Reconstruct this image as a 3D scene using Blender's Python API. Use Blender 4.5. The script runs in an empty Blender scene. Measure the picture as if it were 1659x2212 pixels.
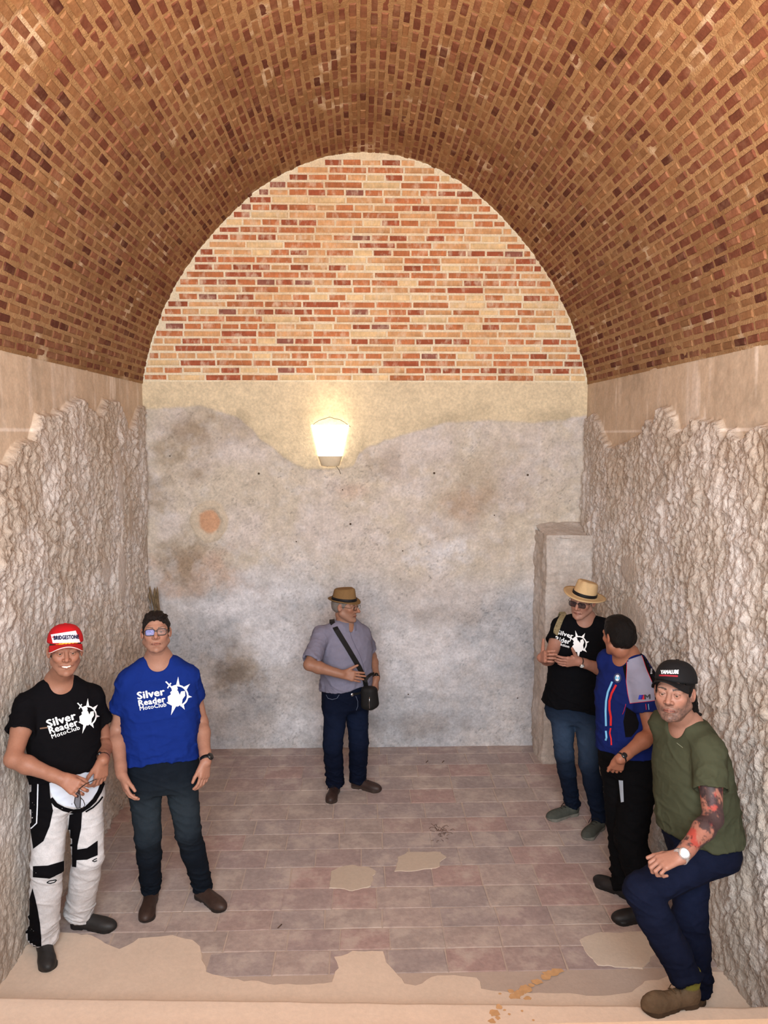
import bpy, bmesh, math, random
import numpy as np
from mathutils import Vector, Matrix, geometry
from mathutils.bvhtree import BVHTree
rnd = random.Random(7)
nrs = np.random.RandomState(7)
PI = math.pi
# ------------------------------------------------------------ camera
CH = 2.82; CF = 1720.0
TH = math.atan(166/CF); YA = math.atan(50.5/CF)
SC = bpy.context.scene
cam_d = bpy.data.cameras.new('camera'); cam = bpy.data.objects.new('camera', cam_d)
SC.collection.objects.link(cam); SC.camera = cam
cam_d.sensor_fit = 'HORIZONTAL'; cam_d.sensor_width = 36; cam_d.lens = CF/1659*36
cam.location = (0, 0, CH); cam.rotation_euler = (PI/2-TH, 0, -YA)
cam_d.clip_start = .05; cam_d.clip_end = 100
# ------------------------------------------------------------ light and exposure
world = bpy.data.worlds.new('world'); SC.world = world; world.use_nodes = True
bg = world.node_tree.nodes['Background']; bg.inputs[0].default_value = (.80, .90, 1.0, 1); bg.inputs[1].default_value = 1.0
SC.view_settings.view_transform = 'Standard'; SC.view_settings.look = 'None'
SC.view_settings.exposure = 0.0; SC.view_settings.gamma = 1.0; SC.view_settings.use_curve_mapping = False
def area(name, loc, target, sx, sy, power, col, spread=PI):
    l = bpy.data.lights.new(name, 'AREA'); l.shape = 'RECTANGLE'; l.size = sx; l.size_y = sy; l.energy = power; l.color = col; l.spread = spread
    o = bpy.data.objects.new(name, l); SC.collection.objects.link(o); o.location = loc
    o.rotation_euler = (Vector(target)-Vector(loc)).to_track_quat('-Z', 'Y').to_euler(); return o
area('doorway_daylight', (.05, -.75, 3.25), (.05, 6, 1.7), 2.3, 2.3, 390, (.90, .96, 1.0))
area('platform_bounce', (.05, .1, 1.5), (.05, 2.2, 5.2), 2.6, 1.0, 95, (1.0, .60, .26), 1.7)
def point(name, loc, power, col, r=.05):
    l = bpy.data.lights.new(name, 'POINT'); l.energy = power; l.color = col; l.shadow_soft_size = r
    o = bpy.data.objects.new(name, l); SC.collection.objects.link(o); o.location = loc; return o
# ------------------------------------------------------------ pixel geometry
def ray(px, py):
    v0 = px-829.5; v1 = -(py-1106.)
    u = v1*math.cos(TH)-CF*math.sin(TH); w = CF*math.cos(TH)+v1*math.sin(TH)
    return np.array([v0*math.cos(YA)+w*math.sin(YA), w*math.cos(YA)-v0*math.sin(YA), u])/CF
CAM = np.array([0, 0, CH])
def FL(px, py, z=0.):
    d = ray(px, py); return CAM+d*((z-CH)/d[2])
def PY(px, py, Y):
    d = ray(px, py); return CAM+d*(Y/d[1])
def PXX(px, py, X):
    d = ray(px, py); return CAM+d*(X/d[0])
def proj(p):
    x, y, z = p[0], p[1], p[2]-CH
    r = x*math.cos(YA)-y*math.sin(YA); w = x*math.sin(YA)+y*math.cos(YA)
    v = z*math.cos(TH)+w*math.sin(TH); dd = w*math.cos(TH)-z*math.sin(TH)
    return 829.5+CF*r/dd, 1106-CF*v/dd, dd
# ------------------------------------------------------------ helpers
def lin(c):
    c = np.asarray(c, float)/255.
    return np.where(c <= .04045, c/12.92, ((c+.055)/1.055)**2.4)
def link(o, parent=None):
    SC.collection.objects.link(o)
    if parent is not None: o.parent = parent
    return o
def tag(o, label=None, cat=None, group=None, kind=None):
    for k, v in (('label', label), ('category', cat), ('group', group), ('kind', kind)):
        if v: o[k] = v
    return o
def empty(name, loc):
    o = bpy.data.objects.new(name, None); o.empty_display_size = .1; o.location = loc
    SC.collection.objects.link(o); return o
def mesh_np(name, V, F, mat, col=None, smooth=True, parent=None):
    """V (n,3), F (m,4) or (m,3) int arrays"""
    V = np.ascontiguousarray(V, np.float32); F = np.ascontiguousarray(F, np.int32)
    me = bpy.data.meshes.new(name); me.vertices.add(len(V)); me.vertices.foreach_set('co', V.ravel())
    k = F.shape[1]; me.loops.add(F.size); me.loops.foreach_set('vertex_index', F.ravel())
    me.polygons.add(len(F)); me.polygons.foreach_set('loop_start', np.arange(0, F.size, k, dtype=np.int32))
    me.polygons.foreach_set('use_smooth', np.full(len(F), smooth))
    me.update(calc_edges=True)
    if col is not None:
        setcol(me, col)
    if mat: me.materials.append(mat)
    o = bpy.data.objects.new(name, me)
    loc = np.zeros(3)
    if parent is not None: loc = -np.array(parent.matrix_basis.translation)
    o.location = loc
    return link(o, parent)
def setcol(me, col):
    a = me.color_attributes.new('Col', 'FLOAT_COLOR', 'POINT')
    c = np.ones((len(me.vertices), 4), np.float32); col = np.asarray(col); c[:, :col.shape[-1]] = col
    a.data.foreach_set('color', c.ravel())
def mesh_py(name, V, F, mat, col=None, smooth=False, parent=None):
    me = bpy.data.meshes.new(name); me.from_pydata([tuple(map(float, v)) for v in V], [], F)
    if smooth:
        for p in me.polygons: p.use_smooth = True
    if col is not None: setcol(me, col)
    if mat: me.materials.append(mat)
    o = bpy.data.objects.new(name, me)
    if parent is not None: o.location = -Vector(parent.matrix_basis.translation)
    return link(o, parent)
# ---- noise
def _h(i, j, k, s):
    n = (i.astype(np.int64)*374761393+j.astype(np.int64)*668265263+k.astype(np.int64)*2147483647+s*1274126177) & 0xffffffff
    n = ((n ^ (n >> 13))*1274126177) & 0xffffffff
    n = ((n ^ (n >> 15))*2246822519) & 0xffffffff
    return ((n ^ (n >> 16)) & 0xffffff)/16777215.
def vn(x, y, z, s=0):
    x, y, z = np.broadcast_arrays(x, y, z)
    xi = np.floor(x); yi = np.floor(y); zi = np.floor(z)
    fx = x-xi; fy = y-yi; fz = z-zi
    fx = fx*fx*(3-2*fx); fy = fy*fy*(3-2*fy); fz = fz*fz*(3-2*fz)
    r = 0
    for a in (0, 1):
        for b in (0, 1):
            for c in (0, 1):
                r = r+_h(xi+a, yi+b, zi+c, s)*(fx if a else 1-fx)*(fy if b else 1-fy)*(fz if c else 1-fz)
    return r*2-1
def fbm(x, y, z=0., o=4, s=0, g=.5, rid=False):
    x = np.asarray(x, float); y = np.asarray(y, float); z = np.zeros_like(x)+z
    r = 0; a = 1; t = 0
    for i in range(o):
        n = vn(x, y, z, s+i*17)
        if rid: n = 1-2*abs(n)
        r = r+a*n; t += a; a *= g; x = x*2.03+5.1; y = y*2.03+1.7; z = z*2.03+3.3
    return r/t
def worley(u, v, s=0):
    ui = np.floor(u); vi = np.floor(v); f1 = np.full(u.shape, 9.); f2 = np.full(u.shape, 9.); idd = np.zeros(u.shape)
    for a in (-1, 0, 1):
        for b in (-1, 0, 1):
            ci = ui+a; cj = vi+b; z = np.zeros_like(ci)
            px = ci+_h(ci, cj, z, s); py = cj+_h(ci, cj, z, s+9); h = _h(ci, cj, z, s+23)
            d = np.hypot(px-u, py-v)
            n = d < f1
            f2 = np.where(n, f1, np.minimum(f2, d)); idd = np.where(n, h, idd); f1 = np.where(n, d, f1)
    return f1, f2, idd
def sst(a, b, x):
    t = np.clip((x-a)/(b-a), 0, 1); return t*t*(3-2*t)
# ---- materials
def material(name, base=None, rough=.8, cvar=.12, cscale=8., bump=.3, bscale=60., dist=.004, spec=.3, detail=6, metal=0., stretch=None, cvar2=0., cscale2=40., emit=None, estr=0., tint=None, sheen=0., amask=False):
    m = bpy.data.materials.new(name); m.use_nodes = True; nt = m.node_tree; N = nt.nodes; L = nt.links
    b = N['Principled BSDF']; b.inputs['Roughness'].default_value = rough; b.inputs['Specular IOR Level'].default_value = spec; b.inputs['Metallic'].default_value = metal
    if sheen: b.inputs['Sheen Weight'].default_value = sheen
    if base is None:
        a = N.new('ShaderNodeAttribute'); a.attribute_name = 'Col'; csock = a.outputs['Color']
    else:
        a = N.new('ShaderNodeRGB'); a.outputs[0].default_value = (*lin(base), 1); csock = a.outputs[0]
    geo = N.new('ShaderNodeNewGeometry'); vec = geo.outputs['Position']
    if stretch:
        mp = N.new('ShaderNodeMapping'); mp.inputs['Scale'].default_value = stretch; L.new(vec, mp.inputs[0]); vec = mp.outputs[0]
    def noise(sc, det=detail):
        n = N.new('ShaderNodeTexNoise'); n.inputs['Scale'].default_value = sc; n.inputs['Detail'].default_value = det; n.inputs['Roughness'].default_value = .62
        L.new(vec, n.inputs['Vector']); return n.outputs[0]
    for cv, cs in ((cvar, cscale), (cvar2, cscale2)):
        if cv <= 0: continue
        mr = N.new('ShaderNodeMapRange'); mr.inputs[1].default_value = .3; mr.inputs[2].default_value = .7
        mr.inputs[3].default_value = 1-cv; mr.inputs[4].default_value = 1+cv; L.new(noise(cs), mr.inputs[0])
        mx = N.new('ShaderNodeVectorMath'); mx.operation = 'SCALE'; L.new(csock, mx.inputs[0]); L.new(mr.outputs[0], mx.inputs['Scale']); csock = mx.outputs[0]
    if tint:
        mr = N.new('ShaderNodeMapRange'); mr.inputs[1].default_value = .50; mr.inputs[2].default_value = .68; L.new(noise(tint[1]), mr.inputs[0])
        mu = N.new('ShaderNodeMath'); mu.operation = 'MULTIPLY'; mu.inputs[1].default_value = tint[2]; L.new(mr.outputs[0], mu.inputs[0])
        mm = N.new('ShaderNodeMix'); mm.data_type = 'RGBA'; mm.inputs[7].default_value = (*lin(tint[0]), 1); L.new(mu.outputs[0], mm.inputs[0]); L.new(csock, mm.inputs[6]); csock = mm.outputs[2]
    L.new(csock, b.inputs['Base Color'])
    if bump > 0:
        bp = N.new('ShaderNodeBump'); bp.inputs['Strength'].default_value = bump; bp.inputs['Distance'].default_value = dist
        if amask: mu2 = N.new('ShaderNodeMath'); mu2.operation = 'MULTIPLY'; mu2.inputs[1].default_value = bump; L.new(a.outputs['Alpha'], mu2.inputs[0]); L.new(mu2.outputs[0], bp.inputs['Strength'])
        L.new(noise(bscale, 6 if amask else 4), bp.inputs['Height']); L.new(bp.outputs[0], b.inputs['Normal'])
    if emit:
        b.inputs['Emission Color'].default_value = (*lin(emit), 1); b.inputs['Emission Strength'].default_value = estr
    return m
M_rock = material('rubble stone', rough=.93, cvar=.10, cscale=14, cvar2=.10, cscale2=60, bump=1., bscale=38, dist=.022, spec=.08, amask=True)
M_plaster = material('weathered plaster', rough=.9, cvar=.10, cscale=9, cvar2=.16, cscale2=45, bump=.8, bscale=60, dist=.008, spec=.12)
M_mortar = material('lime mortar', rough=.95, cvar=.08, cscale=10, cvar2=.14, cscale2=70, bump=.9, bscale=90, dist=.008, spec=.1)
M_brick = material('fired brick', rough=.9, tint=((196, 166, 134), 9, .18), cvar=.12, cscale=18, cvar2=.15, cscale2=60, bump=.5, bscale=120, dist=.004, spec=.15)
M_floor = material('worn stone paving', rough=.85, tint=((198, 184, 174), 5, .7), cvar=.12, cscale=5, cvar2=.14, cscale2=28, bump=.45, bscale=45, dist=.005, spec=.2)
M_screed = material('sandy screed', rough=.9, cvar=.05, cscale=4, cvar2=.05, cscale2=40, bump=.3, bscale=90, dist=.003, spec=.15)
# ------------------------------------------------------------ room
XL, XR, YB, ZS = -1.88, 1.99, 6.993, 3.272
XC = (XL+XR)/2; R = (XR-XL)/2
ANG = np.radians([0, 5, 11, 21, 30, 38, 46, 55, 64, 75, 83, 90]); RAD = np.array([R, 1.905, 1.875, 1.84, 1.82, 1.81, 1.81, 1.84, 1.875, 1.91, 1.93, 1.933])
_ta = np.linspace(0, PI/2, 181); _tr = np.interp(_ta, ANG, RAD); _k = np.ones(17)/17; _tr[8:-8] = np.convolve(_tr, _k, 'valid')
def RA(a):
    a = np.clip(a, 0, PI)
    return np.interp(np.minimum(a, PI-a), _ta, _tr)
def interp_line(pts, n=None):
    p = np.array(pts); return lambda q: np.interp(q, p[:, 0], p[:, 1])
def side_wall(name, X, s, bpx, flats, seed):
    """s = +1 pushes into the room along +x (left wall), -1 for the right wall"""
    b = sorted([tuple(PXX(px, py, X)[1:]) for px, py in bpx]); bl = interp_line(b)
    ys = np.concatenate([np.arange(-1.0, 3.0, .08), np.arange(3.0, 3.5, .02), np.arange(3.5, YB+.0101, .0088)]); zs = np.concatenate([np.arange(-.06, ZS-.005, .0088), [ZS]])
    Y, Z = np.meshgrid(ys, zs, indexing='ij')
    jag = .035*fbm(Y*9, Z*3, 0, 4, seed+3)
    m = sst(-.006, .014, bl(Y)+jag-Z)
    wy = Y+.06*fbm(Y*5, Z*5, 0, 3, seed); wz = Z+.06*fbm(Y*5, Z*5, 4., 3, seed+1)
    shear = wy+.10*wz*s*-1
    f1, f2, i1 = worley(shear*15, wz*9.5, seed); g1, g2, i2 = worley(shear*34, wz*21, seed+50); k1, k2, i3 = worley(shear*60, wz*44, seed+51)
    st = np.clip(1-f1*1.15, 0, 1)**.7*(.25+.75*i1**2); st2 = np.clip(1-g1*1.2, 0, 1)**.8*(i2 > .3)*i2
    big = fbm(Y*1.6, Z*1.1, 0, 3, seed+7); mid = fbm(shear*9, wz*4.0, 2., 4, seed+8, rid=True)
    crack = np.clip(fbm(shear*7, wz*3.2, 5., 4, seed+13), -1, 1)
    sel = sst(.1, .5, fbm(Y*2.2, Z*2.2, 1., 3, seed+60)); chip = np.minimum(f2-f1, .22)*(i1-.45)*(.05+.06*sel)+np.minimum(g2-g1, .25)*(i2-.4)*.05
    strat = fbm(shear*16, wz*5.5, 6., 5, seed+16, .62, True); d = .034+.030*big+(.006+.010*sel)*st+.008*st2+.016*strat+.018*crack+chip+.010*(i3-.5)*np.minimum(k2-k1, .3)*2+.012*fbm(Y*34, Z*24, 3., 3, seed+15, .6)
    d += .05*sst(1.4, .0, Z)*(1 if s < 0 else .15)
    if s > 0: d = d*(1-.55*sst(5.0, 4.4, Y)*sst(2.1, 1.6, Z))
    fl = np.zeros_like(Y)
    for px, py, ry, rz in flats:
        q = PXX(px, py, X); e = ((Y-q[1])/ry)**2+((Z-q[2])/rz)**2+.35*fbm(Y*12, Z*6, 0, 3, seed+20)
        fl = np.maximum(fl, sst(1.15, .75, e))
    d = d*(1-fl)+fl*(.055+.012*big)
    sm = .003*fbm(Y*12, Z*12, 0, 3, seed+30)
    H = m*np.maximum(d, .002)+(1-m)*sm
    H *= sst(YB+.02, YB-.12, Y)*.8+.2
    V = np.stack([X+s*H, Y, Z], -1)
    # colours: worn plaster band above, pinkish rubble below
    band = lin((206, 186, 164)); band2 = lin((228, 214, 200)); rk = lin((203, 190, 178)); rk2 = lin((221, 212, 206)); rk3 = lin((178, 155, 132))
    n1 = sst(-.1, .6, fbm(Y*3, Z*2, 0, 4, seed+40))[..., None]; n2 = sst(.15, .7, fbm(Y*11, Z*1.6, 0, 4, seed+41))[..., None]
    cb = band*(1-n2*.7)+band2*n2*.7; cb = cb*(1-.12*n1); dr = (sst(.25, .5, fbm(Y*10, Z*1.5, 2., 4, seed+44, .6))*sst(-.1, .3, fbm(Y*2, Z*3, 4., 3, seed+45)))[..., None]; cb = cb*(1-dr*.7)+lin((240, 228, 216))*dr*.7; wk = sst(.15, .5, fbm(Y*4, Z*5, 9., 4, seed+46))[..., None]; cb = cb*(1-.16*wk)
    joint = ((abs((Z-(ZS-.43)+.003*fbm(Y*9, Z, 0, 2)) % .6) < .005) | (abs(Z-(ZS-.42)) < .004))[..., None]
    cb = np.where(joint, band2, cb)
    n3 = sst(-.3, .5, fbm(Y*4, Z*4, 0, 4, seed+42))[..., None]
    low = sst(1.3, .5, Z)[..., None]; top = sst(-.6, .0, Z-bl(Y))[..., None]
    cr = rk*(1-n3)+rk2*n3; cr = cr*(1-.35*top)+.35*top*rk3*1.1
    n4 = sst(.1, .6, fbm(Y*2.2, Z*2.2, 7., 3, seed+43))[..., None]; cr = cr*(1-.42*n4)+rk3*.42*n4
    cc = (cr*(1-.04*low))*m[..., None]+cb*(1-m[..., None]); cc = np.concatenate([cc, .07+.93*m[..., None]], -1)
    ny, nz = Y.shape; idx = np.arange(ny*nz).reshape(ny, nz)
    F = np.stack([idx[:-1, :-1], idx[1:, :-1], idx[1:, 1:], idx[:-1, 1:]], -1).reshape(-1, 4)
    if s < 0: F = F[:, ::-1]
    F = F[:, ::-1] if False else F
    o = mesh_np(name, V.reshape(-1, 3), F, M_rock, cc.reshape(-1, 4)); tag(o, kind='structure'); return o
wall_left = side_wall('wall_left', XL, 1, [(-400, 1100), (0, 1003), (28, 965), (40, 950), (60, 955), (75, 892), (100, 890), (128, 888), (145, 868), (165, 858), (178, 880), (200, 905), (222, 862), (243, 862), (262, 905), (272, 935), (290, 890), (303, 875)],
          [(243, 1035, .07, .22), (268, 1120, .06, .16), (248, 1235, .10, .22), (215, 1235, .09, .1), (150, 1330, .08, .07)], 11)
wall_right = side_wall('wall_right', XR, -1, [(1272, 905), (1291, 893), (1303, 925), (1322, 962), (1335, 970), (1352, 955), (1390, 935), (1412, 903), (1425, 905), (1440, 880), (1452, 884), (1464, 905), (1472, 935), (1490, 933), (1510, 908), (1536, 902), (1560, 908), (1575, 950), (1592, 925), (1612, 955), (1632, 932), (1659, 920), (2300, 850)],
          [(1385, 1330, .25, .12), (1375, 1230, .2, .1)], 77)
# --- back wall
def back_wall():
    xs = np.arange(XL-.02, XR+.021, .0105); zs = np.arange(-.04, ZS+.01, .0105)
    X, Z = np.meshgrid(xs, zs, indexing='ij')
    b = [tuple(PY(px, py, YB)[[0, 2]]) for px, py in [(290, 882), (360, 880), (430, 874), (470, 885), (520, 905), (545, 925), (560, 945), (590, 965), (610, 985), (640, 1003), (665, 1012), (700, 1012), (740, 1010), (765, 1003), (775, 980), (790, 968), (830, 950), (870, 938), (900, 930), (960, 912), (1060, 906), (1150, 912), (1220, 905), (1290, 890)]]
    bl = interp_line(b)
    m = sst(-.008, .02, bl(X)+.012*fbm(X*14, Z*4, 0, 4, 5)-Z)
    f1, f2, i1 = worley(X*34+2*fbm(X*20, Z*20, 0, 2, 6), Z*38+2*fbm(X*20, Z*20, 4., 2, 6), 3)
    pits = sst(.34, .10, f1)*(i1 > .90)*sst(-.25, .35, fbm(X*2.5, Z*2.5, 0, 3, 90))
    rough = .010*fbm(X*3, Z*3, 0, 5, 9, .6)+.007*fbm(X*22, Z*26, 0, 3, 14)-.012*pits
    D = m*(-.010+rough)+(1-m)*(.0015*fbm(X*8, Z*8, 0, 3, 2))
    # horizontal shelf-like step low on the wall
    D += .012*sst(.42, .30, Z+.03*fbm(X*3, Z*0, 0, 2, 31))
    # worn plaster bulge of the repaired patch
    p = PY(452, 1127, YB); e = np.hypot((X-p[0])/.155, (Z-p[2])/.175)+.10*fbm(X*14, Z*14, 0, 3, 8)
    D += .012*sst(1.08, .95, e)-.016*sst(.72, .6, e)
    V = np.stack([X, YB-D, Z], -1)
    band = lin((226, 208, 176)); c_hi = lin((206, 194, 178)); c_pk = lin((213, 202, 195)); c_gr = lin((184, 185, 190)); c_wh = lin((226, 224, 228)); c_br = lin((150, 130, 106)); c_or = lin((192, 158, 134)); c_dk = lin((120, 108, 98))
    def blob(px, py, rx, ry, fr=7, am=1.1, sd=0):
        q = PY(px, py, YB); s = 1/246.
        e = np.hypot((X-q[0])/(rx*s), (Z-q[2])/(ry*s))+am*fbm(X*fr, Z*fr, sd, 5, 60+sd, .6)
        return sst(1.35, .1, e)[..., None]
    n1 = sst(-.35, .5, fbm(X*3, Z*3, 0, 5, 70, .65))[..., None]; n2 = sst(0, .6, fbm(X*9, Z*9, 0, 5, 71, .65))[..., None]
    zz = sst(1.75, 1.25, Z+.15*fbm(X*2, Z*2, 0, 3, 72))[..., None]
    up = c_hi*(1-n1)+c_pk*n1; lo = c_gr*(1-n1*.6)+c_pk*n1*.6
    c = up*(1-zz)+lo*zz
    for col, st, px, py, rx, ry in [(c_br, .5, 400, 960, 70, 90), (c_br, .30, 500, 930, 90, 50), (c_br, .45, 340, 1080, 50, 60), (c_or, .45, 430, 1235, 110, 55), (c_br, .55, 400, 1210, 60, 55), (c_or, .35, 1010, 1090, 60, 50), (c_wh, .75, 520, 1310, 100, 40), (c_wh, .8, 600, 1380, 70, 60), (c_wh, .6, 950, 1200, 70, 50), (c_wh, .5, 640, 1240, 120, 60), (c_br, .55, 510, 1450, 55, 70), (c_dk, .5, 500, 1455, 40, 50), (c_wh, .5, 900, 1420, 130, 80), (c_wh, .5, 640, 1560, 90, 40), (c_dk, .25, 540, 1540, 80, 60), (c_or, .3, 760, 1060, 40, 20), (c_pk, .6, 700, 1180, 110, 60), (c_br, .25, 1060, 1060, 150, 90), (c_dk, .30, 900, 1570, 150, 30), (c_dk, .2, 1000, 1330, 120, 22), (c_br, .3, 820, 1000, 60, 40)]:
        w = np.clip(blob(px, py, rx, ry, sd=int(px) % 13)*st*1.3, 0, .9); c = c*(1-w)+col*w
    c = c*(1-.28*n2*(1-.3*zz))+.28*n2*(1-.3*zz)*c_wh*1.0
    g1, g2, j1 = worley(X*46+2.5*fbm(X*30, Z*30, 0, 2, 7), Z*52+2.5*fbm(X*30, Z*30, 4., 2, 7), 19); sp = (sst(.42, .2, g1)*(j1 > .78)*(.25+.75*sst(-.2, .4, fbm(X*3, Z*3, 8., 3, 91))))[..., None]
    c = c*(1-.26*sp); fm = fbm(X*16, Z*18, 0, 5, 92, .7)[..., None]; c = c*(1+.22*fm)
    sp2 = (pits)[..., None]; c = c*(1-.38*sp2)
    pw = sst(1.12, 1.0, e)[..., None]; ring = lin((205, 190, 170)); core = lin((205, 160, 128))
    c = c*(1-pw)+ring*pw; k = sst(.66, .5, e)[..., None]; c = c*(1-k)+core*k
    cb = band*(1-.08*n1)
    tn = sst(.2, .7, fbm(X*2, Z*9, 0, 3, 80))[..., None]; cb = cb*(1-.12*tn)
    dk = sst(.12, .0, abs(Z-bl(X)-.03))[..., None]*sst(-.2, .5, fbm(X*5, Z*5, 0, 4, 81))[..., None]
    cb = cb*(1-.22*dk); c = c*(1-.10*dk)
    c = c*m[..., None]+cb*(1-m[..., None])
    nx, nz = X.shape; idx = np.arange(nx*nz).reshape(nx, nz)
    F = np.stack([idx[:-1, :-1], idx[1:, :-1], idx[1:, 1:], idx[:-1, 1:]], -1).reshape(-1, 4)
    o = mesh_np('wall_back', V.reshape(-1, 3), F, M_plaster, c.reshape(-1, 3)); tag(o, kind='structure')
    return o
wall_back = back_wall()
# --- brick meshes
def brick_geo(L, W, H, r, jit=.003, er=.006):
    """long axis x, width y, proud along z from -.012 to H"""
    V = []
    for z, ins in ((-.012, -.001), (H*.35, 0), (H, er)):
        for sx, sy in ((-1, -1), (1, -1), (1, 1), (-1, 1)):
            V.append((sx*(L/2-ins)+r.uniform(-jit, jit), sy*(W/2-ins*.8)+r.uniform(-jit, jit)*.7, z+r.uniform(-.0012, .0012)))
    V.append((0, 0, H+.001))
    F = []
    for k in (0, 4):
        for i in range(4): F.append((k+i, k+(i+1) % 4, k+4+(i+1) % 4, k+4+i))
    for i in range(4): F.append((8+i, 8+(i+1) % 4, 12, 12))
    return np.array(V), [f if f[2] != f[3] else f[:3] for f in F]
def vault_color(r):
    t = r.random()
    if t < .34: c = (156, 114, 80)
    elif t < .68: c = (146, 98, 74)
    elif t < .92: c = (128, 78, 60)
    else: c = (106, 62, 50)
    k = r.uniform(.66, .90); return lin(c)*k
def tymp_color(r):
    t = r.random()
    if t < .18: c = (226, 194, 148)
    elif t < .38: c = (212, 162, 116)
    elif t < .70: c = (194, 122, 82)
    elif t < .94: c = (164, 90, 64)
    else: c = (152, 98, 84)
    return lin(c)*r.uniform(.92, 1.1)
def merged(name, items, parent, mat):
    """items: list of (V, F, col) in world coordinates -> one stuff mesh"""
    VV = []; FF = []; CC = []; n = 0
    for V, F, c in items:
        VV.append(V); CC.append(np.repeat(c[None], len(V), 0)); FF += [tuple(i+n for i in f) for f in F]; n += len(V)
    o = mesh_py(name, np.concatenate(VV), FF, mat, np.concatenate(CC), False, parent); tag(o, kind='stuff'); return o
def vis_size(p, n, a):
    x, y, d = proj(p)
    if d < .3 or not (-10 < x < 1669 and -10 < y < 2222): return 0
    v = (CAM-p); L = np.linalg.norm(v); c = max(0, float(np.dot(v/L, n))); return a*c/(L*L)
# --- vault
def build_vault():
    na = 420; ys = np.concatenate([np.arange(-1.0, 2.6, .1), np.arange(2.6, YB+.01, .0145)])
    an = np.linspace(-.006, PI+.006, na+1)
    A, Y = np.meshgrid(an, ys, indexing='ij'); S = A*R
    pitch = PI*R/98
    bx = (S/pitch) % 1; jl = np.minimum(bx, 1-bx)*pitch       # distance to bed joint
    H = .0015+.0045*fbm(S*30, Y*24, 0, 4, 101)+.004*fbm(S*6, Y*5, 0, 3, 102)+.004*sst(.012, .003, jl)
    RR = RA(A)-H
    V = np.stack([XC-RR*np.cos(A), Y, ZS+RR*np.sin(A)], -1)
    m1 = lin((168, 134, 98)); m2 = lin((220, 200, 174)); m3 = lin((146, 112, 78))
    n = sst(-.2, .6, fbm(S*5, Y*4, 0, 4, 103))[..., None]; w = sst(.30, .6, fbm(S*8, Y*6, 5., 4, 104))[..., None]
    c = (m1*(1-n)+m3*n); c = c*(1-w*.7)+m2*w*.7
    i = np.arange(A.size).reshape(A.shape)
    F = np.stack([i[:-1, :-1], i[:-1, 1:], i[1:, 1:], i[1:, :-1]], -1).reshape(-1, 4)[:, ::-1]
    o = mesh_np('ceiling', V.reshape(-1, 3), F, M_mortar, c.reshape(-1, 3)); tag(o, kind='structure')
    # bricks: header ends in courses that run the length of the vault
    r = random.Random(5); pl = .143; lst = []
    for k in range(98):
        a = (k+.5)/98*PI; Ra = float(RA(a)); y = 1.4+(pl/2 if k % 2 else 0)+r.uniform(-.02, .02)
        pa, pb = [np.array([-float(RA(q))*math.cos(q), 0, float(RA(q))*math.sin(q)]) for q in (a-.02, a+.02)]
        tang = (pb-pa)/np.linalg.norm(pb-pa); nrm = np.array([tang[2], 0, -tang[0]])
        while y < YB-.07:
            L = .121+r.uniform(-.014, .012); W = .0400+r.uniform(-.004, .004)
            p = np.array([XC-Ra*math.cos(a), y+L/2, ZS+Ra*math.sin(a)])
            lst.append((vis_size(p, nrm, 1.), p, nrm, tang, L, W)); y += L+.022+r.uniform(-.004, .006)
    lst.sort(key=lambda t: -t[0])
    protos = []
    for i in range(24):
        V, F = brick_geo(.128, .0415, .0065+r.uniform(-.003, .003), r); protos.append((V, F, vault_color(r)))
    mes = []
    for V, F, c in protos:
        me = bpy.data.meshes.new('brick'); me.from_pydata([tuple(v) for v in V], [], F); setcol(me, c[None]); me.materials.append(M_brick); mes.append(me)
    for i, (s, p, n, t, L, W) in enumerate(lst[:300]):
        b = bpy.data.objects.new('brick', mes[r.randrange(24)]); link(b, o)
        M = Matrix(((0, t[0], n[0], p[0]), (1, t[1], n[1], p[1]), (0, t[2], n[2], p[2]), (0, 0, 0, 1)))
        b.matrix_local = M @ Matrix.Rotation(r.uniform(-.03, .03), 4, 'Z') @ Matrix.Diagonal((L/.128, W/.0415, 1, 1))
    items = []
    for s, p, n, t, L, W in lst[300:]:
        V, F, _ = protos[r.randrange(24)]; V = V*np.array([L/.128, W/.0415, 1])
        B = np.stack([np.array([0, 1., 0]), t, n]); items.append((p+V@B, F, vault_color(r)))
    merged('brickwork', items, o, M_brick)
    return o
vault = build_vault()
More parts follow.
